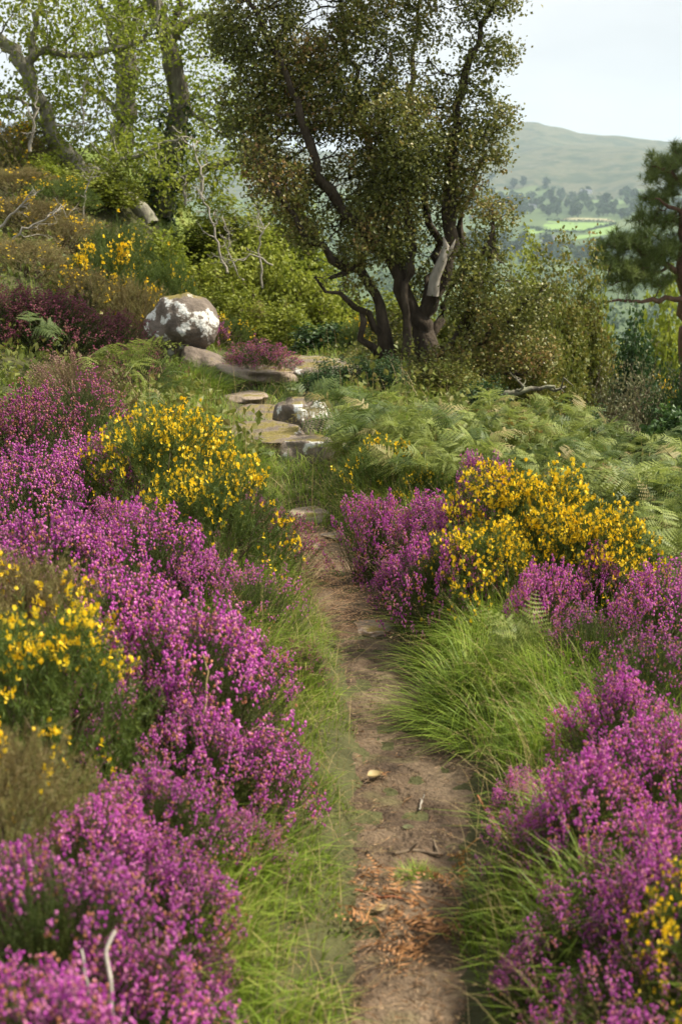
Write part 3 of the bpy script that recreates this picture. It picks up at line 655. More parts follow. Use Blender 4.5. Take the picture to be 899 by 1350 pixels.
for i, (u, v, rp, H, kd, lf_, lab) in enumerate(gl):
    gorse(u, v, rp, H, kd, lab, i, lf_, smax=2.0 if 'right' in lab and 'bank' in lab else 1.5)

# ------------------------------------------------------------------ leaves on plants
LEAF = (np.array([[0, 0, 0], [-.36, .10, .45], [0, 0, 1.0], [.36, .10, .45], [0, -.04, .5]]), np.array([[0, 4, 1], [4, 2, 1], [0, 3, 4], [4, 3, 2]]))
SEED = (np.array([[-.10, 0, 0], [.10, 0, 0], [0, .08, .5], [0, 0, 1.0]]), np.array([[0, 1, 2], [0, 2, 3], [1, 3, 2]]))
LEAF2 = (np.array([[0, 0, 0], [-.4, .12, .5], [0, 0, 1.0], [.4, .12, .5]]), np.array([[0, 2, 1], [0, 3, 2]]))
def leaves(mb, P, size, r, up=.3, tmpl=LEAF2, jit=.4, out=None):
    k = len(P); D = r.normal(0, 1, (k, 3)); D[:, 2] += up
    if out is not None: D = D + out
    mb.stamp(*tmpl, frames(D, r=r) * (size * r.uniform(1 - jit, 1 + jit, k))[:, None, None], P)

# ------------------------------------------------------------------ trees
def colonize(pos, par, att, step, dk, iters, r, jitter=.25, di=1e9, grav=0.0):
    pos = [np.array(p, float) for p in pos]; par = list(par)
    att = np.asarray(att, float); alive = np.ones(len(att), bool)
    PA = np.array(pos); d2 = ((att[:, None] - PA[None]) ** 2).sum(2)
    near = d2.argmin(1); nd = np.sqrt(d2.min(1)); nch = np.zeros(20000, int)
    for it in range(iters):
        act = alive & (nd < di)
        if not act.any() or len(pos) > 15000: break
        P = np.array(pos); idx = near[act]; V = unit(att[act] - P[idx])
        acc = np.zeros((len(P), 3)); np.add.at(acc, idx, V); src = np.unique(idx); src = src[nch[src] < 7]
        pick = np.zeros(len(P), int); oi_ = r.permutation(len(idx)); pick[idx[oi_]] = oi_; Vr = V[pick[src]]
        if len(src) == 0: break
        D = unit(unit(acc[src]) * .8 + Vr * .8 * (1 + nch[src])[:, None] + r.normal(0, jitter, (len(src), 3)) + [0, 0, grav]); Nw = P[src] + D * step
        s = len(pos)
        for a, b in zip(src, Nw): pos.append(b); par.append(int(a)); nch[a] += 1
        dn = np.sqrt(((att[:, None] - Nw[None]) ** 2).sum(2)); m_ = dn.argmin(1); mn = dn.min(1)
        upd = mn < nd; near = np.where(upd, s + m_, near); nd = np.where(upd, mn, nd); alive &= nd > dk
    return np.array(pos), np.array(par)
def skeleton(limbs):
    """limbs: list of (points (k,3), r0, r1, attach) -> nodes, parents, min radii"""
    pos, par, rad = [], [], []
    for pts, r0, r1, attach in limbs:
        pts = np.asarray(pts, float)
        seg = [pts[0]]
        for a, b in zip(pts[:-1], pts[1:]):
            n = max(1, int(np.linalg.norm(b - a) / .10)); seg += [a + (b - a) * (i + 1) / n for i in range(n)]
        seg = np.array(seg)
        if len(seg) > 5:
            for _ in range(3): seg[1:-1] = (seg[:-2] + 2 * seg[1:-1] + seg[2:]) / 4
        seg[1:-1] += rng.normal(0, .022, seg[1:-1].shape)
        R = np.linspace(r0, r1, len(seg))
        p = -1
        if attach and pos:
            p = int(((np.array(pos) - seg[0]) ** 2).sum(1).argmin()); 
        for q, rr in zip(seg, R):
            pos.append(q); par.append(p); rad.append(rr); p = len(pos) - 1
    return pos, par, rad
def tree_mesh(pos, par, minr, tip=.0035, expo=2.3, cut=.016, thin=.0, kmul=1.0):
    n = len(pos); r = np.zeros(n); ch = [[] for _ in range(n)]
    for i, p in enumerate(par):
        if p >= 0: ch[p].append(i)
    acc = np.zeros(n)
    for i in range(n - 1, -1, -1):
        r[i] = max(tip, (acc[i] ** (1 / expo)) * kmul if acc[i] > 0 else tip)
        if i < len(minr): r[i] = max(minr[i], min(r[i], minr[i] * 1.25))
        if par[i] >= 0: acc[par[i]] += r[i] ** expo
    trunk, branch = MB(), MB(); starts = [(i, None) for i in range(n) if par[i] < 0]
    while starts:
        i, frm = starts.pop(); chain = [] if frm is None else [frm]; rr = [] if frm is None else [r[i]]
        while True:
            chain.append(i); rr.append(r[i])
            if not ch[i]: break
            c = sorted(ch[i], key=lambda q: -r[q]); starts += [(q, i) for q in c[1:]]; i = c[0]
        R = np.array(rr); P = pos[chain]
        if R.max() > cut:
            k = len(P)
            wob = 1 + .28 * vnoise(np.arange(k) * .7 + P[0, 0] * 9, np.full(k, P[0, 2] * 5), 3)
            s = R > cut * .6; e = max(2, int(s.sum()))
            tube(trunk, P, R * wob, 8 if R.max() > .05 else 6)
        else: tube(branch, P, R, 3)
    return trunk.mesh('trunk', True), branch.mesh('branches', True), r, ch
def blobs(bl, Y, r, dscale=1.0, n_per=1.0):
    pts = []
    for b in bl:
        u, v, ru, rv = b[:4]; dy = b[4] if len(b) > 4 else 0.0; dens = b[5] if len(b) > 5 else 1.0
        m = int(ru * rv / 22 * n_per * dens); q = unit(r.normal(0, 1, (m, 3))) * (r.uniform(0, 1, (m, 1)) ** .4)
        yy = Y + dy + q[:, 2] * (ru + rv) / 2 * Y / FPX * dscale
        for (a, b2, _), y_ in zip(q, yy): pts.append(at(u + a * ru, v + b2 * rv, y_))
    return np.array(pts)
def limb(px, Y, dys=None):
    return np.array([at(u, v, Y + (dys[i] if dys else 0)) for i, (u, v) in enumerate(px)])
def tree(name, label, limbs, att, leafmat, bark, seed, step=.09, dk=.13, iters=70, leaf_n=3, leaf_s=.035, leaf_r=.012, jitter=.28, spread=.05, tip=.0028, base=None, grav=0., up=.3, cat_='tree', group=None, tmpl=LEAF2, cut=.016, crown_name='crown', branch_mat=None, extra=None, cluster=True, dens_noise=0.0):
    r = np.random.default_rng(seed)
    pos, par, rad = skeleton(limbs)
    P, Q = colonize(pos, par, att, step, dk, iters, r, jitter, grav=grav)
    tm, bm_, R, ch = tree_mesh(P, Q, rad, tip=tip, cut=cut)
    b = np.array(base if base is not None else limbs[0][0][0], float)
    for me in (tm, bm_):
        co = np.empty(len(me.vertices) * 3, np.float32); me.vertices.foreach_get('co', co)
        me.vertices.foreach_set('co', (co.reshape(-1, 3) - b).ravel().astype(np.float32)); me.update()
    e = empty(name, b); tag(e, label, cat_, group)
    obj('trunk', tm, bark, e); obj('branches', bm_, branch_mat or bark, e, 'stuff')
    if leafmat is not None:
        idx = np.where((R < leaf_r) & (np.arange(len(P)) >= len(rad)))[0]
        if dens_noise > 0:
            q = P[idx]; keep = fbm(q[:, 0] * 3.6 + q[:, 1], q[:, 2] * 3.6 + q[:, 1] * .6, 2, seed) > -1 + dens_noise; idx = idx[keep]
        C = np.repeat(P[idx], leaf_n, 0); C = C + r.normal(0, spread, C.shape) - b
        mb = MB(); leaves(mb, C, leaf_s, r, up, tmpl); 
        obj(crown_name, mb.mesh(crown_name), leafmat, e, 'stuff')
    return e, P, R

# ---- thorn tree
HY = 11.6
haw = [
 (limb([(548, 530), (556, 500), (563, 460), (558, 420), (568, 388), (592, 372), (598, 340), (590, 300), (596, 250), (602, 190), (606, 120), (628, 55), (660, -8)], HY), .10, .014, False),
 (limb([(520, 528), (508, 495), (503, 450), (501, 400), (494, 362), (470, 350), (440, 343), (410, 322), (385, 285), (360, 240)], HY, [.0, -.05, -.1, -.1, -.1, -.15, -.25, -.4, -.5, -.55]), .075, .016, False),
 (limb([(560, 430), (545, 385), (528, 362), (508, 340), (484, 310), (448, 272), (424, 232), (402, 170), (372, 85), (340, 20), (320, -30)], HY, [0, .0, -.05, -.1, -.1, -.2, -.3, -.3, -.3, -.2, -.2]), .058, .012, True),
 (limb([(530, 365), (514, 310), (500, 250), (480, 160), (462, 70), (445, -20)], HY, [.1, .3, .4, .4, .3, .3]), .042, .012, True),
 (limb([(590, 520), (604, 492), (616, 462), (624, 432), (612, 404), (624, 370), (628, 335), (650, 300)], HY, [-.25, -.25, -.25, -.25, -.3, -.35, -.4, -.4]), .062, .014, False),
 (limb([(562, 400), (582, 340), (566, 280), (552, 200), (540, 120), (548, 40), (560, -30)], HY, [0, .2, .3, .35, .4, .4, .4]), .04, .012, True),
 (limb([(503, 470), (488, 458), (478, 440), (473, 424), (476, 410)], HY, [-.1, -.15, -.2, -.22, -.22]), .045, .02, True),
 (limb([(475, 350), (450, 362), (436, 366)], HY, [-.15, -.2, -.25]), .03, .012, True),
 (limb([(618, 455), (650, 432), (690, 400), (725, 372)], HY, [-.25, -.3, -.3, -.3]), .028, .008, True),
 (limb([(536, 524), (533, 480), (540, 430), (530, 390), (548, 340), (540, 290), (520, 230), (505, 150)], HY, [-.15, -.18, -.2, -.2, -.15, -.1, -.1, -.1]), .05, .012, False),
 (limb([(572, 520), (584, 470), (598, 425), (640, 372), (655, 320), (648, 270)], HY, [-.2, -.25, -.3, -.3, -.3, -.3]), .042, .010, False),
 (limb([(505, 455), (486, 412), (466, 392), (440, 385), (415, 365)], HY, [-.1, -.2, -.3, -.4, -.5]), .034, .010, True),
 (limb([(563, 460), (580, 425), (572, 400), (596, 385), (612, 355), (604, 300), (628, 240), (640, 170)], HY, [.1, .1, .15, .2, .2, .2, .2, .2]), .04, .012, True),
 (limb([(604, 492), (640, 500), (690, 492), (730, 470)], HY, [-.25, -.35, -.4, -.4]), .022, .007, True),
]
hb = [(360, 50, 86, 75), (335, 150, 52, 62), (300, 40, 34, 50, -.1, .8), (345, 215, 36, 36, -.3), (430, 20, 70, 60), (500, 50, 60, 80), (450, 130, 85, 70), (545, 95, 40, 70), (565, 20, 22, 40),
      (645, 5, 48, 20, 0, 2.2), (650, 72, 40, 24, 0, 2.2), (618, 45, 25, 45), (620, 130, 42, 36), (645, 155, 40, 28, 0, 1.8), (600, 190, 60, 45, 0, 1.3), (645, 205, 30, 28, 0, 1.6), (480, 210, 95, 55), (395, 215, 62, 52),
      (430, 285, 70, 42, -.1, 1.3), (415, 310, 40, 24, -.4, 1.3), (540, 250, 80, 64, 0, 1.3), (500, 315, 80, 38, -.1, 1.4), (540, 330, 40, 30, .2), (370, 250, 44, 44, -.4), (450, 335, 50, 22, -.3, 1.2), (560, 370, 40, 30, .35, .8), (615, 250, 42, 32), (655, 285, 34, 28, -.3, 1.2), (630, 340, 40, 36, -.3),
      (612, 400, 36, 36, -.4, .5), (660, 430, 46, 56, -.3, .9), (570, 495, 60, 20, -.4, .6), (690, 400, 36, 40, -.3, .8), (700, 470, 44, 36, -.4, .8), (510, 460, 36, 46, .3, .7), (430, -50, 110, 40), (560, -50, 90, 40), (470, 375, 36, 24, -.3, .4), (640, 470, 50, 36, -.4, .8), (590, 478, 60, 26, -.5, .55), (440, 375, 30, 20, -.4, .8), (480, 250, 90, 50, .3), (400, 130, 70, 70, .3), (520, 170, 60, 60, -.3), (640, 380, 50, 50, -.5)]
r_ = np.random.default_rng(5)
att = blobs(hb, HY, r_, dscale=.85, n_per=3.3)
tree('hawthorn_tree', 'old gnarled thorn tree with dark twisted stems and small olive leaves beside the rock ledges', haw, att, M['haw_leaf'], M['bark_dark'], 31,
     step=.055, dk=.062, iters=130, leaf_n=17, leaf_s=.027, leaf_r=.014, spread=.042, base=np.array([*at(553, 520, HY)[:2], g1(*at(553, 520, HY)[:2])]), up=.5, tmpl=LEAF2, dens_noise=.42)
sn = MB(); tube(sn, limb([(570, 390), (573, 365), (582, 345), (588, 325), (584, 312)], HY, [-.12] * 5), [.05, .045, .04, .028, .006], 7)
tube(sn, limb([(584, 340), (594, 330), (600, 316)], HY, [-.12] * 3), [.028, .018, .004], 6)
so_ = obj('snag', sn.mesh('snag', True), M['deadwood']); par_ = [o for o in COL.objects if o.name == 'hawthorn_tree'][0]
so_.parent = par_; so_.matrix_parent_inverse = Matrix.Translation(-par_.location); so_['label'] = 'bare bleached broken stub'

# ---- oaks on the left
def groundpt(u, Y): 
    p = at(u, 400, Y); return np.array([p[0], p[1], g1(p[0], p[1]) - .05])
OY = 16.5
b0 = groundpt(200, OY)
ok1 = [(np.concatenate([[b0], limb([(196, 290), (176, 266), (140, 243), (100, 230), (78, 195), (52, 125), (34, 88), (8, 58), (-30, 20)], OY)]), .14, .05, False),
       (limb([(34, 88), (62, 62), (110, 80), (150, 64), (195, 56), (212, 18), (205, -20)], OY, [0, 0, .1, .2, .2, .2, .2]), .05, .018, True),
       (limb([(78, 195), (30, 125), (-20, 122)], OY, [0, .2, .3]), .04, .02, True),
       (limb([(40, 95), (44, 40), (58, 0), (40, -40)], OY, [0, .2, .3, .3]), .06, .02, True),
       (limb([(140, 243), (150, 215), (190, 200), (240, 180)], OY, [0, -.2, -.4, -.5]), .03, .01, True)]
ob1 = [(30, 30, 70, 60), (100, 40, 60, 50), (40, 130, 60, 50), (120, 130, 60, 60), (170, 60, 60, 50), (100, 200, 70, 40), (20, 200, 50, 40), (200, 210, 60, 40, -.4), (60, -40, 120, 30)]
tree('oak_tree', 'pale barked oak leaning far over to the left from a low bent base', ok1, blobs(ob1, OY, r_, 1.1, 1.35), M['oak_leaf'], M['bark_pale'], 41, step=.08, dk=.10, iters=110, leaf_n=7, leaf_s=.046, spread=.075, leaf_r=.018, base=b0, dens_noise=.6, tip=.0045)
b0 = groundpt(214, OY + .8)
ok2 = [(np.concatenate([[b0], limb([(212, 280), (214, 240), (230, 195), (238, 150), (233, 100), (222, 60), (206, 20), (200, -30)], OY + .8)]), .15, .08, False),
       (limb([(214, 252), (250, 232), (275, 222), (305, 215), (340, 200), (370, 190)], OY + .8, [0, -.1, -.2, -.3, -.3, -.3]), .07, .02, True),
       (limb([(226, 45), (250, 25), (272, 18), (300, 22), (330, 40)], OY + .8, [0, .1, .1, .0, -.1]), .06, .025, True),
       (limb([(236, 125), (262, 160), (290, 175)], OY + .8, [0, -.2, -.3]), .03, .012, True),
       (limb([(222, 60), (236, 20), (245, -30)], OY + .8, [0, .1, .2]), .06, .03, True)]
ob2 = [(250, 40, 60, 50), (190, 20, 60, 50), (300, 70, 50, 40), (280, 150, 50, 50), (200, 150, 50, 50), (300, 215, 50, 36, -.3, 1.4), (250, 250, 60, 36, -.3, 1.4), (200, 250, 40, 30, 0, 1.2), (330, 170, 40, 40), (230, -40, 120, 30)]
e2, P2, R2 = tree('oak_tree', 'dark trunked oak wrapped in ivy standing behind the leaning oak', ok2, blobs(ob2, OY + .8, r_, 1.1, 1.35), M['oak_leaf'], M['bark_oak'], 42, step=.08, dk=.10, iters=110, leaf_n=7, leaf_s=.046, spread=.075, leaf_r=.018, base=b0, dens_noise=.6, tip=.0045)
iv = MB(); tp = limb([(206, 300), (212, 270), (214, 240), (224, 205), (234, 170), (238, 140)], OY + .8)
cc = np.concatenate([tp[i] + (tp[i + 1] - tp[i]) * rng.uniform(0, 1, (n_, 1)) for i, n_ in enumerate([420, 420, 380, 230, 140])])
cc = cc + unit(rng.normal(0, 1, cc.shape)) * rng.uniform(.1, .26, (len(cc), 1))
leaves(iv, cc - b0, .06, rng, 0., LEAF); obj('ivy', iv.mesh('ivy'), M['ivy'], e2, 'stuff')
b0 = groundpt(158, OY + 3)
ok3 = [(np.concatenate([[b0], limb([(158, 250), (160, 190), (166, 110), (162, 40), (158, -20)], OY + 3)]), .16, .10, False),
       (limb([(165, 100), (150, 60), (140, 20), (120, -20)], OY + 3), .07, .03, True),
       (limb([(162, 60), (185, 20), (200, -20)], OY + 3), .07, .03, True),
       (limb([(162, 160), (130, 120), (105, 100)], OY + 3), .05, .02, True)]
ob3 = [(150, 20, 80, 50), (90, 90, 60, 50), (210, 100, 60, 60), (150, 190, 80, 40), (260, 190, 60, 50), (60, 180, 60, 50), (320, 120, 60, 60)]
tree('oak_tree', 'upright grey trunked oak furthest back between the leaning and the ivy clad ones', ok3, blobs(ob3, OY + 3, r_, 1.0, .7), M['oak_leaf'], M['bark_oak'], 43, step=.09, dk=.11, iters=110, leaf_n=7, leaf_s=.05, spread=.09, leaf_r=.02, base=b0, dens_noise=.5)

# ---- pine on the right
PYY = 17.0
pb = groundpt(912, PYY)
pl = [(np.concatenate([[pb], limb([(910, 470), (906, 400), (902, 320), (908, 250), (915, 180), (918, 120), (920, 60), (918, 10)], PYY)]), .15, .02, False),
      (limb([(904, 396), (870, 392), (838, 398), (812, 396), (788, 401)], PYY, [0, -.2, -.4, -.5, -.5]), .042, .012, True),
      (limb([(903, 362), (880, 352), (860, 342), (838, 333), (818, 330), (800, 322)], PYY, [0, -.1, -.2, -.3, -.3, -.3]), .042, .012, True),
      (limb([(903, 340), (885, 330), (868, 312), (852, 305)], PYY, [0, .2, .3, .3]), .035, .012, True),
      (limb([(905, 290), (885, 270), (868, 262)], PYY, [0, -.2, -.3]), .035, .012, True),
      (limb([(908, 250), (886, 230), (870, 222)], PYY, [0, -.1, -.2]), .03, .012, True),
      (limb([(880, 352), (860, 362), (830, 364), (806, 376)], PYY, [-.1, -.2, -.3, -.3]), .022, .008, True),
      (limb([(905, 330), (940, 310), (970, 300)], PYY), .04, .015, True), (limb([(905, 280), (940, 250), (960, 240)], PYY), .04, .015, True)]
pbl = [(880, 215, 30, 16), (865, 232, 22, 10), (870, 262, 30, 14), (895, 240, 20, 20), (850, 290, 24, 10, .2), (880, 292, 26, 12), (830, 318, 34, 14, -.3), (800, 330, 24, 12, -.3), (862, 330, 34, 14, -.2),
       (815, 348, 24, 9, -.3), (850, 352, 34, 10, -.2), (895, 325, 24, 16), (820, 376, 30, 8, -.3, .7), (870, 375, 24, 8, -.2, .6), (960, 300, 40, 30), (950, 235, 40, 30), (962, 172, 34, 24), (900, 205, 22, 12), (985, 110, 34, 28), (955, 40, 26, 28), (935, 0, 16, 18), (810, 350, 30, 12, -.4), (835, 362, 36, 10, -.3), (985, 190, 30, 18)]
pe, PP, PR = tree('pine_tree', 'dark green pine with flat tiers of needles and bare lower boughs', pl, blobs(pbl, PYY, r_, 1.3, 3.6), None, M['bark_pine'], 51, step=.06, dk=.07, iters=110, base=pb, tip=.004)
NT = MB(); k_ = 40; D_ = unit(rng.normal(0, 1, (k_, 3)) + [0, 0, .9])
NT.stamp(np.array([[-.028, 0, 0], [.028, 0, 0], [0, 0, 1.0]]), np.array([[0, 1, 2]]), frames(D_) * .075, np.stack([0 * D_[:, 0], 0 * D_[:, 0], rng.uniform(-.03, .03, k_)], 1))
idx = np.where((PR < .009))[0]; idx = idx[idx > 150]
pm = MB(); pm.stamp(*cat(NT), frames(rng.normal(0, .5, (len(idx) * 2, 3)) + [0, 0, 1]) * rng.uniform(1., 1.6, len(idx) * 2)[:, None, None], np.repeat(PP[idx], 2, 0) + rng.normal(0, .035, (len(idx) * 2, 3)) - pb)
obj('crown', pm.mesh('crown'), M['needle'], pe, 'stuff')

# ------------------------------------------------------------------ generic leafy shrubs
def shrub_meshes(seed, R=.5, H=.9, stems=9, tw=260, leaf_n=5, leaf_s=.04, spread=.05, up=.4, bare=0., tmpl=LEAF2, wr=.010, shell=.35):
    r = np.random.default_rng(seed); wd, lf = MB(), MB()
    q = unit(r.normal(0, 1, (tw, 3))); q[:, 2] = np.abs(q[:, 2]); rad = r.uniform(shell, 1, (tw, 1)) ** .6
    ph = r.uniform(0, 6, 2); az = np.arctan2(q[:, 1], q[:, 0])
    lump = 1 + .2 * np.sin(3 * az + ph[0]) + .15 * np.sin(5 * az + ph[1] + q[:, 2] * 4)
    tips = q * rad * lump[:, None] * np.array([R, R, H])
    top = unit(r.normal(0, 1, (stems, 3)) * [1, 1, .2] + [0, 0, .9]) * np.array([R, R, H]) * .62
    for t in top: tube(wd, bend([t[0] * .12, t[1] * .12, -.1], t, 6, .14, r), np.linspace(wr, wr * .45, 6), 5)
    near = ((tips[:, None] - top[None]) ** 2).sum(2).argmin(1)
    L_ = []
    for t, k in zip(tips, near):
        s = top[k] * r.uniform(.45, 1.0); b = bend(s, t, 5, .18, r); tube(wd, b, np.linspace(wr * .4, wr * .12, 5), 3)
        L_ += [b[-1]] * 3 + [b[-2]] * 2 + [b[-3]]
    L_ = np.array(L_); L_ = np.repeat(L_, leaf_n, 0) + r.normal(0, spread, (len(L_) * leaf_n, 3)); L_[:, 2] = np.maximum(L_[:, 2], .0)
    leaves(lf, L_, leaf_s, r, up, tmpl)
    return lf.mesh('foliage'), wd.mesh('woody_stems')
SH = {'leafy': [shrub_meshes(300 + i, leaf_s=.05, leaf_n=4) for i in range(3)],
      'small': [shrub_meshes(310 + i, leaf_s=.032, leaf_n=6, tw=300) for i in range(2)],
      'tall': [shrub_meshes(320 + i, R=.4, H=2.0, leaf_s=.042, leaf_n=9, tw=420, stems=14, shell=.15) for i in range(2)],
      'glossy': [shrub_meshes(330 + i, leaf_s=.085, leaf_n=3, tw=220, spread=.06, up=.1, shell=.75) for i in range(2)],
      'twiggy': [shrub_meshes(340 + i, leaf_s=.028, leaf_n=2, tw=420, spread=.03, wr=.012, shell=.2) for i in range(2)]}
REFH = {'leafy': .9, 'small': .9, 'tall': 2.0, 'glossy': .9, 'twiggy': .9}
REFR = {'leafy': .5, 'small': .5, 'tall': .4, 'glossy': .5, 'twiggy': .5}
def shrub(u, vtop, Y, rpx, kind, mat, label, idx=0, name='leafy_shrub', catg='shrub', group=None, wood='twig', squash=1.0, Hmax=3.0):
    """spec: picture column, row of its top, distance, half width in pixels; its foot stands on the ground there"""
    p = at(u, vtop, Y); g = g1(p[0], p[1]); H = float(np.clip(p[2] - g, .25, Hmax)); R = min(rpx * Y / FPX, H * 1.1)
    e = empty(name, (p[0], p[1], g - .03), rng.uniform(0, 6.28), (R / REFR[kind], R / REFR[kind] * squash, H / REFH[kind])); tag(e, label, catg, group)
    me = SH[kind][idx % len(SH[kind])]
    obj('foliage', me[0], M[mat], e, 'stuff'); obj('woody_stems', me[1], M[wood], e)
    return e
sl = [
 # right of the thorn tree
 (735, 340, 12.6, 44, 'tall', 'haw_tint', 'thorn sapling with reddish leaf tips between the thorn tree and the pine', 'thorn_sapling'),
 (775, 336, 13.2, 40, 'tall', 'haw_tint', 'thin orange tinted thorn sapling beside the pine boughs', 'thorn_sapling'),
 (690, 334, 14.0, 42, 'tall', 'bright_leaf', 'fresh green sapling half hidden behind the thorn tree', 'sapling'),
 (660, 400, 12.9, 60, 'leafy', 'haw_tint', 'olive shrub close behind the right stem of the thorn tree', 'leafy_shrub'),
 (720, 400, 12.2, 56, 'small', 'haw_tint', 'olive thorn shrub below the reddish tipped sapling', 'leafy_shrub'),
 (700, 455, 11.4, 50, 'small', 'haw_tint', 'low brownish thorn shrub at the right foot of the thorn tree', 'leafy_shrub'),
 (620, 480, 11.0, 50, 'twiggy', 'haw_tint', 'twiggy brown undergrowth before the stems of the thorn tree', 'leafy_shrub'),
 (560, 490, 10.9, 50, 'small', 'haw_leaf', 'small dark shrub at the front foot of the thorn tree', 'leafy_shrub'),
 (600, 470, 10.8, 56, 'small', 'haw_tint', 'brownish olive undergrowth hugging the middle stems of the thorn tree', 'leafy_shrub'),
 (535, 478, 10.9, 44, 'twiggy', 'haw_tint', 'thin twiggy growth at the left front stem of the thorn tree', 'leafy_shrub'),
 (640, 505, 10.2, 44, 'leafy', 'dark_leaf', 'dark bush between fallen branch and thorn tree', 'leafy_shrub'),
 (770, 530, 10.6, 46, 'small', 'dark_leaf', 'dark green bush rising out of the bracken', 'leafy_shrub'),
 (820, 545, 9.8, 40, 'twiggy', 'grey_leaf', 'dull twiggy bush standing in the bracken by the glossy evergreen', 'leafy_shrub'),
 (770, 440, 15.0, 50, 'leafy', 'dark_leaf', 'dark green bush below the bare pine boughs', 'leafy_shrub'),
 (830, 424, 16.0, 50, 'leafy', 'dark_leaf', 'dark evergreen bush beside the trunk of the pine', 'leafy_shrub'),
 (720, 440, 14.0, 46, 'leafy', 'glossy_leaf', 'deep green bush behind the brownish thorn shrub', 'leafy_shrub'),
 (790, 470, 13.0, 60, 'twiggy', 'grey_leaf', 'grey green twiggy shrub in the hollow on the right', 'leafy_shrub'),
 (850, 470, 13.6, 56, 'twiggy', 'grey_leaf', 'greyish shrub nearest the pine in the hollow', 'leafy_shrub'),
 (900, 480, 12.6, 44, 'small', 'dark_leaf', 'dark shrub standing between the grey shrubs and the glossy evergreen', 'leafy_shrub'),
 (880, 400, 22.0, 60, 'leafy', 'bright_leaf', 'yellow green bushes lit up beyond the trunk of the pine', 'leafy_shrub'),
 (780, 408, 22.0, 50, 'leafy', 'bright_leaf', 'yellow green bush lit up beyond the lowest pine bough', 'leafy_shrub'),
 (885, 545, 9.6, 44, 'glossy', 'glossy_leaf', 'glossy broad leaved evergreen bush among the bracken', 'evergreen_bush'),
 # around the rocks
 (430, 432, 13.6, 46, 'glossy', 'glossy_leaf', 'glossy evergreen bush behind the mossy slab', 'evergreen_bush'),
 (470, 420, 14.2, 44, 'leafy', 'bright_leaf', 'bright green bush left of the stems of the thorn tree', 'leafy_shrub'),
 (486, 470, 12.3, 34, 'small', 'haw_tint', 'reddish green low bush touching the left foot of the thorn tree', 'leafy_shrub'),
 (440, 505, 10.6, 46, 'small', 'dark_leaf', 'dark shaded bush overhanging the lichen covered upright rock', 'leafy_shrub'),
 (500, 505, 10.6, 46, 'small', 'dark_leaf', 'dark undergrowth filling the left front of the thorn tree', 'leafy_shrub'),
 # light green thicket behind the boulder
 (300, 330, 15.6, 60, 'leafy', 'bright_leaf', 'bright green thicket bush right above the boulder', 'leafy_shrub'),
 (350, 320, 15.2, 56, 'leafy', 'bright_leaf', 'bright green thicket bush laced with bare grey branches', 'leafy_shrub'),
 (400, 345, 15.0, 56, 'leafy', 'bright_leaf', 'bright green thicket bush under the low left limb of the thorn tree', 'leafy_shrub'),
 (330, 265, 16.6, 60, 'tall', 'bright_leaf', 'tall bright green bush between ivy clad oak and thorn tree', 'leafy_shrub'),
 (385, 270, 16.8, 56, 'tall', 'oak_leaf', 'leafy sapling half hidden by the left boughs of the thorn tree', 'sapling'),
 (280, 270, 16.8, 50, 'tall', 'oak_leaf', 'leafy sapling right of the foot of the ivy clad oak', 'sapling'),
 (270, 375, 14.8, 44, 'leafy', 'bright_leaf', 'low green bush just behind the top of the boulder', 'leafy_shrub'),
 (320, 385, 14.6, 50, 'leafy', 'bright_leaf', 'low green bush behind the rounded pink heather', 'leafy_shrub'),
 (375, 395, 14.4, 50, 'leafy', 'bright_leaf', 'low yellow green bush between rounded pink heather and thorn tree', 'leafy_shrub'),
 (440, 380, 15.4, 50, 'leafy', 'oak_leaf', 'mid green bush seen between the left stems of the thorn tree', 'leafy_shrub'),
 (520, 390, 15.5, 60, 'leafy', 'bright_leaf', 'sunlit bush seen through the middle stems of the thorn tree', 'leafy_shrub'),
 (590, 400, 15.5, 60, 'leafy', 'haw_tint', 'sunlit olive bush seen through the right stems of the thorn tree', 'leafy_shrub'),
 # scrub on the left slope
 (210, 300, 15.4, 46, 'leafy', 'oak_leaf', 'green bush hiding the foot of the oaks', 'leafy_shrub'),
 (60, 205, 16.0, 60, 'leafy', 'oak_leaf', 'dull green bush under the crown of the leaning oak', 'leafy_shrub'),
 (130, 215, 16.0, 55, 'leafy', 'bright_leaf', 'green bush in the crook of the leaning oak', 'leafy_shrub'),
 (10, 260, 15.0, 70, 'twiggy', 'grey_leaf', 'bare grey twiggy scrub on the upper left slope', 'leafy_shrub'),
 (60, 320, 14.0, 70, 'twiggy', 'gorse_dry', 'brown twiggy scrub above the dark crimson heather', 'leafy_shrub'),
]
for i, (u, v, Y, rp, kd, mt, lab, nm) in enumerate(sl):
    shrub(u, v, Y, rp, kd, mt, lab, i, nm, 'sapling' if 'sapling' in nm else 'bush')
def gorse_at(u, vtop, Y, rpx, kind, leaf, label, idx):
    p = at(u, vtop, Y); g = g1(p[0], p[1]); H = float(np.clip(p[2] - g, .3, 2.2)); R = rpx * Y / FPX
    e = empty('gorse_bush', (p[0], p[1], g - .03), rng.uniform(0, 6.28), (R / .34, R / .34, H / .36)); tag(e, label, 'gorse', 'gorse scrub on the left slope')
    for me, mt, pn in zip(GOR[kind][idx % 2], (M['gorse_bloom'], M[leaf], M['twig']), HP): obj(pn, me, mt, e, 'stuff' if pn != 'woody_stems' else None)
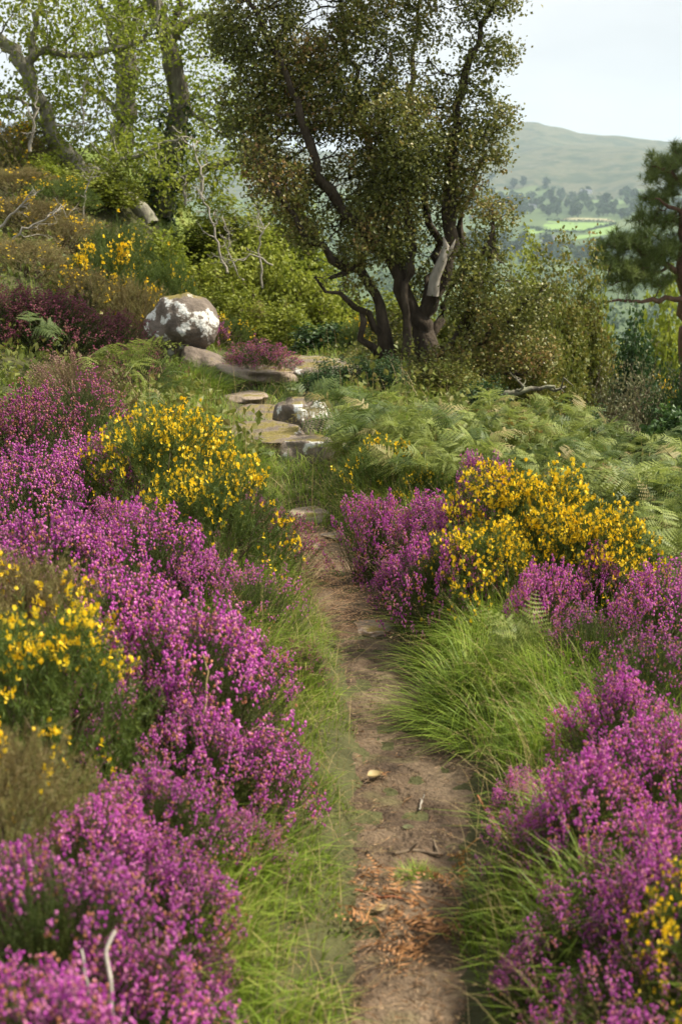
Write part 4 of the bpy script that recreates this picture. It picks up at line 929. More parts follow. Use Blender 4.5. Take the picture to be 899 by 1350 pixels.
for i, (u, v, Y, rp, kd, lf_, lab) in enumerate([
    (10, 165, 16.5, 60, 'some', 'gorse_dry', 'old gorse high on the left slope with an orange yellow top'),
    (20, 225, 15.6, 60, 'few', 'gorse_dry', 'dry gorse below the orange topped one on the slope'),
    (75, 235, 15.4, 55, 'few', 'gorse_leaf', 'green gorse in the hollow under the leaning oak'),
    (35, 265, 14.8, 55, 'some', 'gorse_dry', 'dry gorse speckled yellow among the grey bare branches'),
    (80, 285, 14.6, 60, 'few', 'gorse_dry', 'brown gorse scrub between the bare twigs and the oaks'),
    (150, 300, 14.2, 55, 'few', 'gorse_leaf', 'green gorse scrub below the bend of the leaning oak'),
    (140, 330, 13.6, 60, 'some', 'gorse_leaf', 'gorse scrub with a patch of yellow bloom upslope of the boulder'),
    (215, 345, 13.9, 44, 'few', 'gorse_leaf', 'green gorse just upslope of the boulder'),
    (170, 370, 13.2, 46, 'few', 'gorse_dry', 'rusty brown gorse left of the boulder'),
    (30, 345, 13.4, 60, 'few', 'gorse_dry', 'rusty gorse above the dark crimson heather'),
    (100, 350, 13.2, 50, 'few', 'gorse_dry', 'low rusty gorse beside the fern fronds'),
    (300, 415, 14.2, 34, 'some', 'gorse_leaf', 'small gorse with yellow flowers behind the boulder'),
    (470, 455, 13.4, 26, 'some', 'gorse_leaf', 'small gorse with orange yellow flowers by the mossy slab')]):
    gorse_at(u, v, Y, rp, kd, lf_, lab, i)

# ------------------------------------------------------------------ ferns
def frond_mesh(seed, ln=.55, pairs=12, droop=.5, wid=.27, pw=.19, pg=.46, pstep=.015, curl=0., messy=0.):
    r = np.random.default_rng(seed); lf, st = MB(), MB()
    t = np.linspace(0, 1, 14); y = ln * (t - .12 * t ** 2); z = ln * (.55 * t - (.45 + droop * .5) * t ** 2.2); x = .05 * ln * np.sin(t * 3 + r.uniform(0, 6)) * t
    C = np.stack([x, y, z], 1); tube(st, C, np.linspace(.0035, .0008, 14), 3)
    for i in range(pairs):
        s = .22 + .77 * i / (pairs - 1); c = np.array([np.interp(s, t, C[:, k]) for k in range(3)])
        d = unit(np.array([np.interp(min(s + .03, 1), t, C[:, k]) for k in range(3)]) - np.array([np.interp(s - .03, t, C[:, k]) for k in range(3)]))
        pl_ = wid * ln * (1 - ((s - .22) / .78) ** 1.3) * r.uniform(.85, 1.1) + .012
        for sg in (-1, 1):
            if messy > 0 and r.uniform() < .22: continue
            ax = unit(np.array([sg, 0, 0]) + d * .45 + np.array([0, 0, -.22 + r.normal(0, .22)]) + r.normal(0, messy + 1e-6, 3)); nrm = unit(np.cross(ax, d)); per = np.cross(nrm, ax)
            k = max(3, int(pl_ / pstep)); q = (np.arange(k) + .5) / k; w_ = (pw * pl_ * (1 - q) ** .6 + .005) * r.uniform(.7, 1.2, k); half = pl_ / k * pg
            B = c + ax * (q * pl_)[:, None] - np.array([0, 0, 1]) * (q ** 2 * pl_ * .18)[:, None]
            for s2 in (-1, 1):
                tipv = B + per * (s2 * w_)[:, None] + ax * (half * .9) + nrm * (r.normal(0, 1, k) * curl * w_)[:, None]
                V = np.stack([B - ax * half, B + ax * half, tipv], 1).reshape(-1, 3); lf.add(V, np.arange(len(V)).reshape(-1, 3))
    me_l = lf; v, f = cat(st); me_l.add(v, f)
    return me_l.mesh('frond')
FR = [frond_mesh(400 + i, droop=d) for i, d in enumerate([.2, .5, .8, 1.1])]
FRD = [frond_mesh(420 + i, droop=d, pairs=10, wid=.28, pw=.24, pg=.26, pstep=.027, curl=1.1, messy=.55) for i, d in enumerate([.6, .9])]
def fern(loc, size, n, mat, label, group=None, az0=None, spread=pi, name='bracken_fern', lift=.5, pale=.07):
    e = empty(name, loc); tag(e, label, 'fern', group)
    a0 = rng.uniform(0, 6.28) if az0 is None else az0
    for i in range(n):
        f = obj('frond', FR[rng.integers(4)], M['fern_pale'] if rng.uniform() < pale else mat, e); s = size / .55 * rng.uniform(.75, 1.15); f.scale = (s, s, s)
        a = a0 + (i - (n - 1) / 2) * (2 * spread / max(n, 1)) + rng.normal(0, .25)
        f.rotation_euler = (rng.normal(lift - .1, .35), rng.normal(0, .45), a); f.location = (0, 0, rng.uniform(0, .12) * size)
    return e
G_ = 'bracken on the slope below the thorn tree'
nf = 0
for k in range(1200):
    u = rng.uniform(450, 910); v = rng.uniform(512, 690)
    lim = np.interp(u, [450, 560, 640, 720, 800, 900], [590, 590, 600, 625, 690, 700])
    if v > lim or (u < 520 and v > 558): continue
    p = hit(u, v, .35); 
    if p[1] > 13.5: continue
    dk_ = rng.uniform() < .3
    mt = M['fern_dark'] if dk_ else (M['fern_red'] if rng.uniform() < .02 else M['fern'])
    look = {'fern_dark': 'deep green', 'fern_red': 'rusty turning', 'fern': 'light green'}[[q for q in ('fern_dark', 'fern_red', 'fern') if M[q] == mt][0]]
    where = ('at the front foot of the thorn tree' if v < 555 and u < 640 else 'beside the mossy fallen branch' if v < 555 and u < 760 else 'below the grey twiggy shrubs' if v < 565 else
             'next to the glossy evergreen bush' if u > 830 else 'just behind the lilac heather spikes' if u < 580 else 'behind the tall heather of the right gorse' if u < 690 else 'rising behind the yellow gorse blossom')
    lab = look + ' bracken ' + where
    fern((p[0], p[1], g1(p[0], p[1]) + rng.uniform(.02, .26)), rng.uniform(.15, .30), int(rng.integers(4, 8)), mt, lab, lab)
    nf += 1
    if nf >= 240: break
def fern_px(u, v, dz, size, n, mat, label, **k):
    size *= .68; p = hit(u, v, dz); fern((p[0], p[1], p[2] - size * .3), size, n, M[mat], label, **k)
fern_px(690, 850, .12, .42, 3, 'fern', 'single young fern standing over the bright grass tussock', az0=.35, spread=1.0, lift=1.15, pale=0)
fern_px(800, 640, .3, .6, 4, 'fern', 'pale drooping fern right behind the yellow gorse', az0=-.6, spread=1.4)
fern_px(860, 640, .3, .55, 5, 'fern', 'broad fern below the glossy evergreen bush')
fern_px(110, 455, .4, .62, 4, 'fern', 'fern spreading wide fronds over the pale dry heather', az0=-1.3, spread=1.5)
fern_px(40, 420, .4, .55, 4, 'fern_dark', 'dark fern beside the crimson heather', az0=-1.0, spread=1.5)
fern_px(165, 470, .4, .6, 4, 'fern', 'fern with long fronds reaching to the boulder', az0=-1.5, spread=1.1)
fern_px(200, 500, .35, .5, 4, 'fern_dark', 'shaded fern drooping below the boulder', az0=-1.6, spread=1.2)
fern_px(400, 512, .3, .5, 6, 'fern_dark', 'dark fern drooping over the ledges')
fern_px(440, 525, .3, .5, 6, 'fern_dark', 'dark fern hanging beside the lichen covered upright rock')
fern_px(470, 545, .3, .5, 5, 'fern_dark', 'dark fern beneath the left stems of the thorn tree')
fern_px(360, 600, .15, .25, 5, 'fern_dark', 'small bluish fern in the grass below the dark ledge')
fern_px(340, 420, .3, .5, 5, 'fern', 'light fern behind the rounded pink heather')
fern_px(290, 400, .3, .5, 5, 'fern', 'light fern beside the top of the boulder')

# dead bracken on the path
for (u, v, sz, rz, lab) in [
    (505, 1160, .17, 1.9, 'curled brown bracken frond lying highest of the litter across the path'), (545, 1190, .20, 1.2, 'brown bracken frond beside the orange stalk on the path'),
    (500, 1205, .17, -1.4, 'brown bracken frond tucked under the orange stalk'), (560, 1222, .20, 1.7, 'large dead bracken frond across the middle of the path'),
    (520, 1235, .20, -1.7, 'dead bracken frond overlapping the large one on the path'), (585, 1180, .16, .4, 'brown bracken frond against the right verge'),
    (495, 1258, .15, -1.2, 'crumpled bracken piece lowest in the litter by the left verge'), (545, 1250, .15, 2.4, 'crumpled bracken piece lowest in the litter amid the path'),
    (525, 1180, .22, .9, 'long dead bracken frond slanting across the upper litter'), (575, 1240, .18, -.7, 'dead bracken frond at the grassy right edge of the litter'),
    (535, 1275, .17, 2.9, 'thin dead bracken frond trailing down the path below the pile'), (480, 1225, .18, .6, 'dead bracken frond poking out of the left verge'),
    (507, 1028, .06, .2, 'tiny rust brown fern tip beside the pale curled leaf'), (540, 1058, .05, 2.2, 'tiny brown fern scrap on bare soil near the pebble')]:
    p = hit(u, v); f = obj('dead_frond', FRD[rng.integers(2)], M['fern_dead']); s = sz / .55
    f.scale = (s * 1.5, s * 1.4, s * .8); f.rotation_euler = (rng.normal(0, .1), rng.normal(0, .3), rz); f.location = (p[0] - sin(-rz) * sz * .45, p[1] - cos(rz) * sz * .45, p[2] + .012)
    tag(f, lab, 'dead fern')
def stick(name, px, r0, r1, mat, label, catg, dz=.01, n=6, knots=None):
    pts = []
    for q in px:
        p = hit(q[0], q[1]); pts.append([p[0], p[1], p[2] + (q[2] if len(q) > 2 else dz)])
    pts = np.array(pts); b = pts[0].copy(); mb = MB(); P = [pts[0]]
    for a, c in zip(pts[:-1], pts[1:]): P += list(bend(a, c, 4, .08))[1:]
    P = np.array(P); tube(mb, P - b, np.linspace(r0, r1, len(P)), n)
    if knots:
        for kx in knots: tube(mb, bend(P[kx] - b, P[kx] - b + rng.normal(0, .012, 3) + [0, 0, .012], 3, .1), [r1, r1 * .8, r1 * .4], 4)
    o = obj(name, mb.mesh(name, True), mat); o.location = b; tag(o, label, catg); return o
stick('bracken_stalk', [(468, 1178), (500, 1188), (548, 1194)], .0035, .0022, M['stem_red'], 'orange brown bracken stalk lying across the path litter', 'stalk')
stick('twig', [(552, 1072), (556, 1062), (559, 1052)], .0025, .0015, M['deadwood'], 'short forked grey twig on the bare soil', 'twig', knots=[2])
stick('twig', [(520, 1130), (550, 1127), (582, 1131)], .006, .005, M['twig'], 'thick crumbling brown twig across the path above the small green tuft', 'twig', knots=[2, 4])
stick('twig', [(562, 1096), (570, 1110), (577, 1128)], .004, .003, M['twig'], 'knobbly brown twig touching the thick crumbling one', 'twig', knots=[2])
stick('twig', [(484, 1125), (492, 1136), (500, 1148)], .002, .0012, M['bark_dark'], 'thin dark twig above the bracken litter', 'twig')
stick('bracken_stalk', [(628, 1096, .10), (660, 1120, .05), (700, 1145, .03)], .0022, .0025, M['stem_red'], 'red bracken stalk leaning out of the right verge', 'stalk')
p = hit(620, 1120, .07); f = obj('dead_frond', FRD[1], M['fern_red']); f.scale = (.3, .3, .3); f.location = p + np.array([.02, 0, .03]); f.rotation_euler = (-.9, .4, 1.9); tag(f, 'rusty bracken tip drooping from the red stalk over the path edge', 'dead fern')
def leaf_thing(u, v, size, rz, mat, label, curl=.3):
    p = hit(u, v); n = 7; t = np.linspace(0, 1, n); w_ = .32 * np.sin(pi * t ** .8) + .004
    V = np.concatenate([np.stack([-w_, t, curl * (t - .5) ** 2 + w_ * curl], 1), np.stack([0 * t, t, curl * (t - .5) ** 2], 1), np.stack([w_, t, curl * (t - .5) ** 2 + w_ * curl], 1)])
    F = []
    for a in (0, n):
        for i in range(n - 1): F += [[a + i, a + n + i, a + n + i + 1], [a + i, a + n + i + 1, a + i + 1]]
    mb = MB(); mb.add(V * size, F); o = obj('fallen_leaf', mb.mesh('fallen_leaf', True), mat); o.location = p + np.array([0, 0, .012]); o.rotation_euler = (.1, .15, rz); tag(o, label, 'leaf')
leaf_thing(530, 1096, .034, -1.9, M['glossy_leaf'] if False else M['grey_leaf'], 'pale green leaf lying on the bare path')
leaf_thing(484, 1032, .05, -1.2, M['straw'], 'curled straw coloured dead leaf at the left edge of the path', .9)
leaf_thing(494, 1206, .035, -1.0, M['straw'], 'flat bleached scrap of leaf beside the dead bracken', .1)

# bare stalks in the heather on the left
def stalk3(name, px, Ys, r0, r1, mat, label):
    pts = np.array([at(u, v, y) for (u, v), y in zip(px, Ys)]); b = pts[0].copy(); mb = MB(); P = [pts[0]]
    for a, c in zip(pts[:-1], pts[1:]): P += list(bend(a, c, 4, .06))[1:]
    tube(mb, np.array(P) - b, np.linspace(r0, r1, len(P)), 5); o = obj(name, mb.mesh(name, True), mat); o.location = b; tag(o, label, 'stalk')
stalk3('dry_stalk', [(264, 1000), (268, 940), (275, 885), (268, 862)], [3.25, 3.27, 3.3, 3.32], .0028, .0014, M['straw'], 'long straw coloured stalk standing in the bulging heather mound')
stalk3('dry_stalk', [(150, 1350), (146, 1290), (140, 1255), (152, 1228)], [2.0, 2.03, 2.06, 2.08], .004, .003, M['deadwood'], 'crooked bare stem poking up through the near left heather')
stalk3('dry_stalk', [(118, 1320), (112, 1285), (108, 1252)], [2.02, 2.04, 2.06], .003, .002, M['deadwood'], 'shorter bare stem beside the crooked one in the near left heather')
stalk3('dry_stalk', [(310, 1000), (318, 975), (340, 958), (370, 962)], [3.3, 3.3, 3.3, 3.3], .0022, .0012, M['straw'], 'arched straw stalk over the lower edge of the bulging heather mound')
stalk3('fern_stalk', [(783, 672), (788, 640), (795, 610)], [6.6, 6.6, 6.6], .004, .002, M['stem_red'], 'pinkish dead fern stalk standing behind the right gorse')

# bare branches
def dead_branch(px, Y, r0, label, forks=6, seed=0, mat='deadwood'):
    r = np.random.default_rng(seed); pts = limb(px, Y); b = pts[0].copy(); mb = MB(); P = [pts[0]]
    for a, c in zip(pts[:-1], pts[1:]): P += list(bend(a, c, 5, .10, r))[1:]
    P = np.array(P); tube(mb, P - b, np.linspace(r0, r0 * .35, len(P)), 6)
    L_ = np.linalg.norm(P[-1] - P[0])
    for i in range(forks):
        s = r.integers(1, len(P) - 1); d = unit(unit(P[-1] - P[0]) + r.normal(0, .7, 3)); e = P[s] + d * L_ * r.uniform(.15, .5); bb = bend(P[s], e, 6, .2, r)
        tube(mb, bb - b, np.linspace(r0 * .5, r0 * .12, 6), 4)
        for _ in range(2):
            s2 = r.integers(2, 5); e2_ = bb[s2] + unit(d + r.normal(0, .8, 3)) * L_ * r.uniform(.08, .2); tube(mb, bend(bb[s2], e2_, 4, .2, r) - b, np.linspace(r0 * .22, r0 * .08, 4), 3)
    o = obj('dead_branch', mb.mesh('dead_branch', True), M[mat]); o.location = b; tag(o, label, 'branch')
for i, (px, Y, r0, lab) in enumerate([
    ([(300, 360), (288, 320), (276, 285), (262, 250)], 15.2, .016, 'bleached bare branch rising before the foot of the ivy clad oak'),
    ([(346, 380), (340, 330), (348, 300), (335, 270)], 14.9, .013, 'thin bleached branch standing in the bright green thicket'),
    ([(322, 370), (300, 330), (305, 300)], 15.0, .012, 'forked bleached branch beside the thin one in the thicket'),
    ([(360, 350), (330, 335), (310, 345), (290, 340)], 14.8, .010, 'bare branch sprawling sideways through the thicket'),
    ([(40, 200), (46, 165), (50, 130)], 16.0, .022, 'white broken branch hanging beside the leaning oak'),
    ([(115, 105), (108, 140), (112, 165), (100, 190)], 16.2, .014, 'pale dangling branch under the crown of the leaning oak'),
    ([(75, 165), (100, 168), (125, 152), (134, 130)], 16.1, .011, 'pale branch looping below the dangling one'),
    ([(10, 330), (30, 300), (60, 290), (75, 275)], 13.4, .014, 'grey bare branch on the upper left slope'),
    ([(0, 300), (20, 280), (45, 250)], 13.8, .014, 'grey bare branch above the rusty gorse'),
    ([(110, 290), (112, 255), (125, 225)], 15.2, .011, 'thin pale branch upright in the scrub below the leaning oak'),
    ([(265, 262), (268, 235), (258, 205), (252, 180)], 16.4, .02, 'white dead stem standing right of the ivy clad oak'),
    ([(245, 270), (242, 250), (246, 232)], 16.4, .016, 'short dark dead stem under the low limb of the ivy clad oak'),
    ([(660, 520), (700, 512), (745, 510)], 10.6, .03, 'mossy fallen branch lying in the bracken')]):
    dead_branch(px, Y, r0, lab, 3 if Y < 11 else 6, 500 + i, 'bark_oak' if Y < 11 else 'deadwood')

# ------------------------------------------------------------------ grass
def off_rocks(X, Y, k=.85):
    ok = np.ones(len(X), bool)
    for x, y, a, b in ROCKS: ok &= ((X - x) / (a * k)) ** 2 + ((Y - y) / (b * k)) ** 2 > 1
    return ok
def blades(mb, X, Y, ln, wd, lean, az, r, segs=3, dz=0.):
    n = len(X); base = np.stack([X, Y, gz(X, Y) - .01 + dz], 1)
    h = np.stack([np.cos(az), np.sin(az), 0 * az], 1); side = np.stack([-np.sin(az + r.normal(0, .6, n)), np.cos(az), 0 * az], 1)
    side = unit(side); V = []
    for s in range(segs + 1):
        t = s / segs; c = base + h * (ln * lean * t ** 1.8)[:, None]; c[:, 2] += ln * (t - .5 * np.minimum(lean, 1.3) * t ** 2.2)
        if s < segs: w_ = wd * (1 - t * .6); V += [c - side * w_[:, None] / 2, c + side * w_[:, None] / 2]
        else: V.append(c)
    V = np.stack(V, 1); m = V.shape[1]; F = []
    for s in range(segs - 1): a = 2 * s; F += [[a, a + 1, a + 3], [a, a + 3, a + 2]]
    F.append([2 * segs - 2, 2 * segs - 1, 2 * segs])
    F = np.array(F)[None] + (np.arange(n) * m)[:, None, None]
    mb.add(V.reshape(-1, 3), F.reshape(-1, 3))
gr = MB(); rg = np.random.default_rng(77)
n = 165000; Y = 1.7 + 7.3 * rg.uniform(0, 1, n) ** 1.25; X = path_x(Y) + rg.uniform(-.75, .95, n)
d = X - path_x(Y); hw = path_h(Y) * (1.22 + .3 * fbm(Y / .22 + 60 * np.sign(d), np.sign(d) * 2, 3, 21)); out_ = np.abs(d) - hw
clump = fbm(X / .12, Y / .12, 2, 31)
pr = np.where(out_ < 0, smooth(Y, 6.6, 7.6) * .5, np.where(d < 0, 1 - .8 * smooth(out_, .26, .7), 1 - .8 * smooth(out_, .30, .75))) * np.clip(.62 + .6 * clump, .12, 1)
k = (rg.uniform(0, 1, n) < pr * .6) & off_rocks(X, Y, 1.25); X, Y, d, out_, clump = X[k], Y[k], d[k], out_[k], clump[k]; n = len(X)
ln = rg.uniform(.07, .20, n) * (.35 + .8 * smooth(out_, 0, .16)) * .85 * (1 + .35 * clump) * np.where(d > 0, 1.15, 1.0)
az = np.where(d < 0, 0.0, pi) + rg.normal(0, .9, n) - .5 * np.where(d < 0, 1, -1); lean = np.clip(rg.normal(.6, .3, n), .1, 1.3)
blades(gr, X, Y, ln, rg.uniform(.0022, .0050, n) * (1 + .35 * (1 - smooth(Y, 2.6, 3.8))), lean, az, rg)
# grass on the rest of the near ground and among the rocks
n = 60000; Y = rg.uniform(6.8, 15, n); X = rg.uniform(-.28, .3, n) * Y; k = fbm(X / .5, Y / .5, 2, 41) > -.25; X, Y = X[k], Y[k]; n = len(X)
nearp = np.abs(X - path_x(Y)) < .7; keep = nearp | (rg.uniform(0, 1, n) < .35); keep &= off_rocks(X, Y) ; X, Y = X[keep], Y[keep]; n = len(X)
blades(gr, X, Y, rg.uniform(.06, .17, n), rg.uniform(.004, .007, n), np.clip(rg.normal(.7, .3, n), .1, 1.3), rg.uniform(0, 6.28, n), rg, 2)
# grass between the heather bushes of the banks
n = 24000; Y = rg.uniform(1.6, 7.5, n); X = rg.uniform(-.38, .52, n) * (Y + .4); k = np.abs(X - path_x(Y)) > path_h(Y) + .16; X, Y = X[k], Y[k]; n = len(X); blades(gr, X, Y, rg.uniform(.06, .14, n), rg.uniform(.0018, .003, n), np.clip(rg.normal(.5, .25, n), .1, 1.2), rg.uniform(0, 6.28, n), rg, 3)
def tuft(u, v, rad, n, l0, l1, fan=.9, wd=.003):
    p = hit(u, v); a = rg.uniform(0, 6.28, n); q = rad * np.sqrt(rg.uniform(0, 1, n)); X = p[0] + q * np.cos(a); Y = p[1] + q * np.sin(a)
    blades(gr, X, Y, rg.uniform(l0, l1, n), np.full(n, wd) * rg.uniform(.6, 1.2, n), np.clip(q / rad * fan + rg.normal(.2, .15, n), .05, 1.3), a + rg.normal(0, .3, n), rg)
tuft(620, 905, .16, 700, .08, .24, 1.2, .004); tuft(585, 860, .10, 350, .08, .2, 1.2, .004); tuft(655, 965, .14, 450, .08, .22, 1.2, .004); tuft(555, 815, .08, 260, .07, .17, 1.2, .004); tuft(640, 850, .09, 300, .1, .24, 1.0, .004); tuft(600, 940, .09, 260, .06, .18, 1.2, .004)
tuft(548, 1158, .035, 320, .03, .06, wd=.002); tuft(545, 1118, .02, 80, .015, .03, wd=.0016)
tuft(255, 510, .28, 900, .15, .3, wd=.006); tuft(230, 500, .3, 900, .15, .3, wd=.006)
g_ = obj('grass', gr.mesh('grass'), M['grass'], None, 'stuff'); tag(g_, 'long green grass along both verges of the path', 'grass')

dg = MB()
def stems(X, Y, ln, lean, az, r, head=True, wd=.0013):
    n = len(X); blades(dg, X, Y, ln, np.full(n, wd), lean, az, r, 3)
    if head:
        h = np.stack([np.cos(az), np.sin(az), 0 * az], 1); base = np.stack([X, Y, gz(X, Y) - .01], 1)
        tip = base + h * (ln * lean)[:, None]; tip[:, 2] += ln * (1 - .5 * np.minimum(lean, 1.3))
        pr_ = base + h * (ln * lean * .75 ** 1.8)[:, None]; pr_[:, 2] += ln * (.75 - .5 * np.minimum(lean, 1.3) * .75 ** 2.2)
        D = unit(tip - pr_)
        for q in range(5):
            t = q / 4; leaves(dg, pr_ + (tip - pr_) * t, .009, r, 0., SEED, .3, D * 4)
n = 1300; Y = 1.9 + 7 * rg.uniform(0, 1, n); sgn = np.where(rg.uniform(0, 1, n) < .45, -1, 1); X = path_x(Y) + sgn * (path_h(Y) + rg.uniform(.02, .45, n))
stems(X, Y, rg.uniform(.18, .36, n), np.clip(rg.normal(.6, .35, n), .05, 1.3), np.where(sgn < 0, 0, pi) + rg.normal(0, 1.1, n), rg)
n = 1300; Y = 1.8 + 6 * rg.uniform(0, 1, n); sgn = np.where(rg.uniform(0, 1, n) < .5, -1, 1); X = path_x(Y) + sgn * (path_h(Y) + rg.uniform(.0, .3, n))
stems(X, Y, rg.uniform(.10, .24, n), np.clip(rg.normal(1.0, .3, n), .3, 1.35), rg.uniform(0, 6.28, n), rg, False, .0018)
n = 700; Y = rg.uniform(7, 14, n); X = rg.uniform(-.2, .25, n) * Y; stems(X, Y, rg.uniform(.2, .4, n), np.clip(rg.normal(.4, .25, n), .05, 1.2), rg.uniform(0, 6.28, n), rg, True, .003)
tag(obj('dry_grass', dg.mesh('dry_grass'), M['straw'], None, 'stuff'), 'straw coloured dry grass stems scattered through the verges', 'grass')
dg = MB(); n = 420; Y = rg.uniform(4.9, 6.6, n); X = path_x(Y) - path_h(Y) + rg.uniform(-.10, .03, n)
stems(X, Y, rg.uniform(.12, .24, n), np.clip(rg.normal(1.05, .2, n), .5, 1.35), rg.normal(-.25, .45, n), rg, True, .0012)
tag(obj('dry_grass', dg.mesh('seeding_grass'), M['straw_pink'], None, 'stuff'), 'pinkish seeding grass heads drooping across the narrow part of the path', 'grass')

lt = MB(); n = 6500; Y = 1.8 + 5.4 * rg.uniform(0, 1, n) ** 1.4; X = path_x(Y) + path_h(Y) * rg.uniform(-1.05, 1.05, n)
k = rg.uniform(0, 1, n) < (.25 - .17 * smooth(Y, 4, 5)) + .6 * smooth(-np.abs(Y - 2.9), -.5, -.1) + .3 * smooth(np.abs(X - path_x(Y)) / path_h(Y), .5, 1); X, Y = X[k], Y[k]; n = len(X)
a = rg.uniform(0, 6.28, n); D = np.stack([np.cos(a), np.sin(a), rg.normal(0, .12, n)], 1)
lt.stamp(np.array([[-.06, 0, 0], [.06, 0, 0], [0, 0.03, 1.0], [0, .06, .45]]), np.array([[0, 1, 3], [0, 3, 2], [1, 2, 3]]), frames(D, r=rg) * rg.uniform(.008, .034, n)[:, None, None], np.stack([X, Y, gz(X, Y) + .016], 1))
tag(obj('plant_litter', lt.mesh('plant_litter'), M['litter'], None, 'stuff'), 'brown crumbs of dead leaves and straw strewn over the path', 'litter')

# low leafy cover on the slopes further back
gc = MB(); n = 42000; Y = 7.5 + 15 * rg.uniform(0, 1, n) ** 1.2; X = rg.uniform(-.32, .36, n) * Y; Y[-9000:] = rg.uniform(1.2, 8, 9000); X[-9000:] = .9 + .12 * Y[-9000:] + rg.uniform(0, 2.2, 9000); k = (np.abs(X - path_x(Y)) > .25 + .25 * (Y > 9)) & off_rocks(X, Y, 1.1); X, Y = X[k], Y[k]
hgt = .16 * (1 + fbm(X / .5, Y / .5, 3, 51)) * rg.uniform(0, 1, len(X)); leaves(gc, np.stack([X, Y, gz(X, Y) + hgt], 1), .045, rg, .4)
tag(obj('ground_cover', gc.mesh('ground_cover'), M['undergrowth'], None, 'stuff'), 'low green leafy plants covering the ground between the bushes', 'ground cover')

# ------------------------------------------------------------------ the valley
def sheet(name, px, mat, label=None, dz=.6, n=14):
    """four picture corners dropped on the ground, draped between them"""
    c = np.array([hit(u, v, 0, 200) for u, v in px]); s = np.linspace(0, 1, n); A, B = np.meshgrid(s, s, indexing='ij')
    XY = ((1 - A) * (1 - B))[..., None] * c[0, :2] + (A * (1 - B))[..., None] * c[1, :2] + (A * B)[..., None] * c[2, :2] + ((1 - A) * B)[..., None] * c[3, :2]
    Z = gz(XY[..., 0], XY[..., 1]) + dz; V = np.concatenate([XY, Z[..., None]], -1).reshape(-1, 3)
    i = np.arange(n - 1)[:, None] * n; j = np.arange(n - 1)[None, :]; q = np.stack([i + j, i + n + j, i + n + j + 1, i + j + 1], -1).reshape(-1, 4)
    mb = MB(); mb.add(V, np.concatenate([q[:, [0, 1, 2]], q[:, [0, 2, 3]]])); o = obj(name, mb.mesh(name, True), mat); o['kind'] = 'structure'
    return c
FIELDS = [([(712, 303), (722, 292), (806, 295), (770, 305)], 'field'), ([(688, 312), (690, 301), (708, 299), (718, 306)], 'field'),
          ([(752, 317), (768, 307), (812, 297), (812, 308)], 'field'), ([(735, 291), (750, 287), (800, 289), (812, 293)], 'field_dry'),
          ([(665, 262), (690, 254), (728, 255), (712, 263)], 'field_dull'), ([(800, 256), (825, 251), (860, 253), (845, 258)], 'field_dull'), ([(770, 268), (786, 264), (836, 265), (818, 270)], 'field_dull')]
for px, m in FIELDS: sheet('field', px, M[m])
VT = []
for i in range(4):
    r = np.random.default_rng(600 + i); lf = MB(); tk = MB(); nlb = 7
    cs = np.concatenate([unit(r.normal(0, 1, (nlb, 3))) * [3.2, 3.2, 2.6] + [0, 0, 7.0], [[0, 0, 8]]])
    P = np.concatenate([c + unit(r.normal(0, 1, (60, 3))) * r.uniform(1.6, 2.6) for c in cs]); leaves(lf, P, 1.7, r, .2)
    tube(tk, [[0, 0, -1], [.1, 0, 2], [0, .2, 4.5], [.2, 0, 7]], [.5, .4, .3, .12], 6); VT.append((lf.mesh('crown'), tk.mesh('trunk', True)))
def inpoly(u, v, pts):
    c = False; j = len(pts) - 1
    for i in range(len(pts)):
        if (pts[i][1] > v) != (pts[j][1] > v) and u < (pts[j][0] - pts[i][0]) * (v - pts[i][1]) / (pts[j][1] - pts[i][1] + 1e-9) + pts[i][0]: c = not c
        j = i
    return c
nv = 0
def vtree(x, y, s, label, group):
    e = empty('valley_tree', (x, y, g1(x, y)), rng.uniform(0, 6.28), (s, s, s * rng.uniform(.85, 1.15))); tag(e, label, 'tree', group); q = VT[rng.integers(4)]
    obj('crown', q[0], M['valley_leaf'], e, 'stuff'); obj('trunk', q[1], M['bark_dark'], e)
while nv < 270:
    u = rng.uniform(600, 899); v = rng.choice([rng.uniform(262, 290), rng.uniform(316, 352), rng.uniform(236, 262)], p=[.48, .34, .18])
    if any(inpoly(u, v, f) for f, _ in FIELDS): continue
    if any(inpoly(u, v - q, f) for f, _ in FIELDS[:4] for q in (5, 10)) or (685 < u < 816 and 287 < v < 326): continue
    if v < 262 and fbm(u / 25, v / 6, 2, 71) < .1: continue
    p = hit(u, v, 0, 150)
    lab, gp = (('dark round tree in the belt of woodland behind the bright fields', 'trees in the belt behind the fields') if 262 <= v < 300 else ('dark tree in the woodland on the valley floor before the bright fields', 'trees on the valley floor') if v >= 300 else ('scattered tree on the pastures below the bare hill', 'scattered trees below the hill'))
    vtree(p[0], p[1], rng.uniform(.8, 1.6), lab, gp); nv += 1
# hedges round the fields
for (pa, pb_, lab) in [((706, 305), (774, 307), 'dark hedge along the near edge of the bright field'), ((772, 306), (812, 296), 'dark hedge slanting between the bright fields'), ((720, 291), (806, 294), 'dark hedge along the far edge of the bright field'), ((688, 300), (714, 304), 'short hedge beside the small left field')]:
    a = hit(*pa, 0, 200); b = hit(*pb_, 0, 200); n = 420; t = rng.uniform(0, 1, n)[:, None]; P = a + (b - a) * t + rng.normal(0, 1.0, (n, 3)); P[:, 2] = gz(P[:, 0], P[:, 1]) + rng.uniform(.3, 3.0, n)
    mb = MB(); leaves(mb, P - a, 2.0, rng, .2); o = obj('hedge', mb.mesh('hedge'), M['valley_leaf']); o.location = a; tag(o, lab, 'hedge')
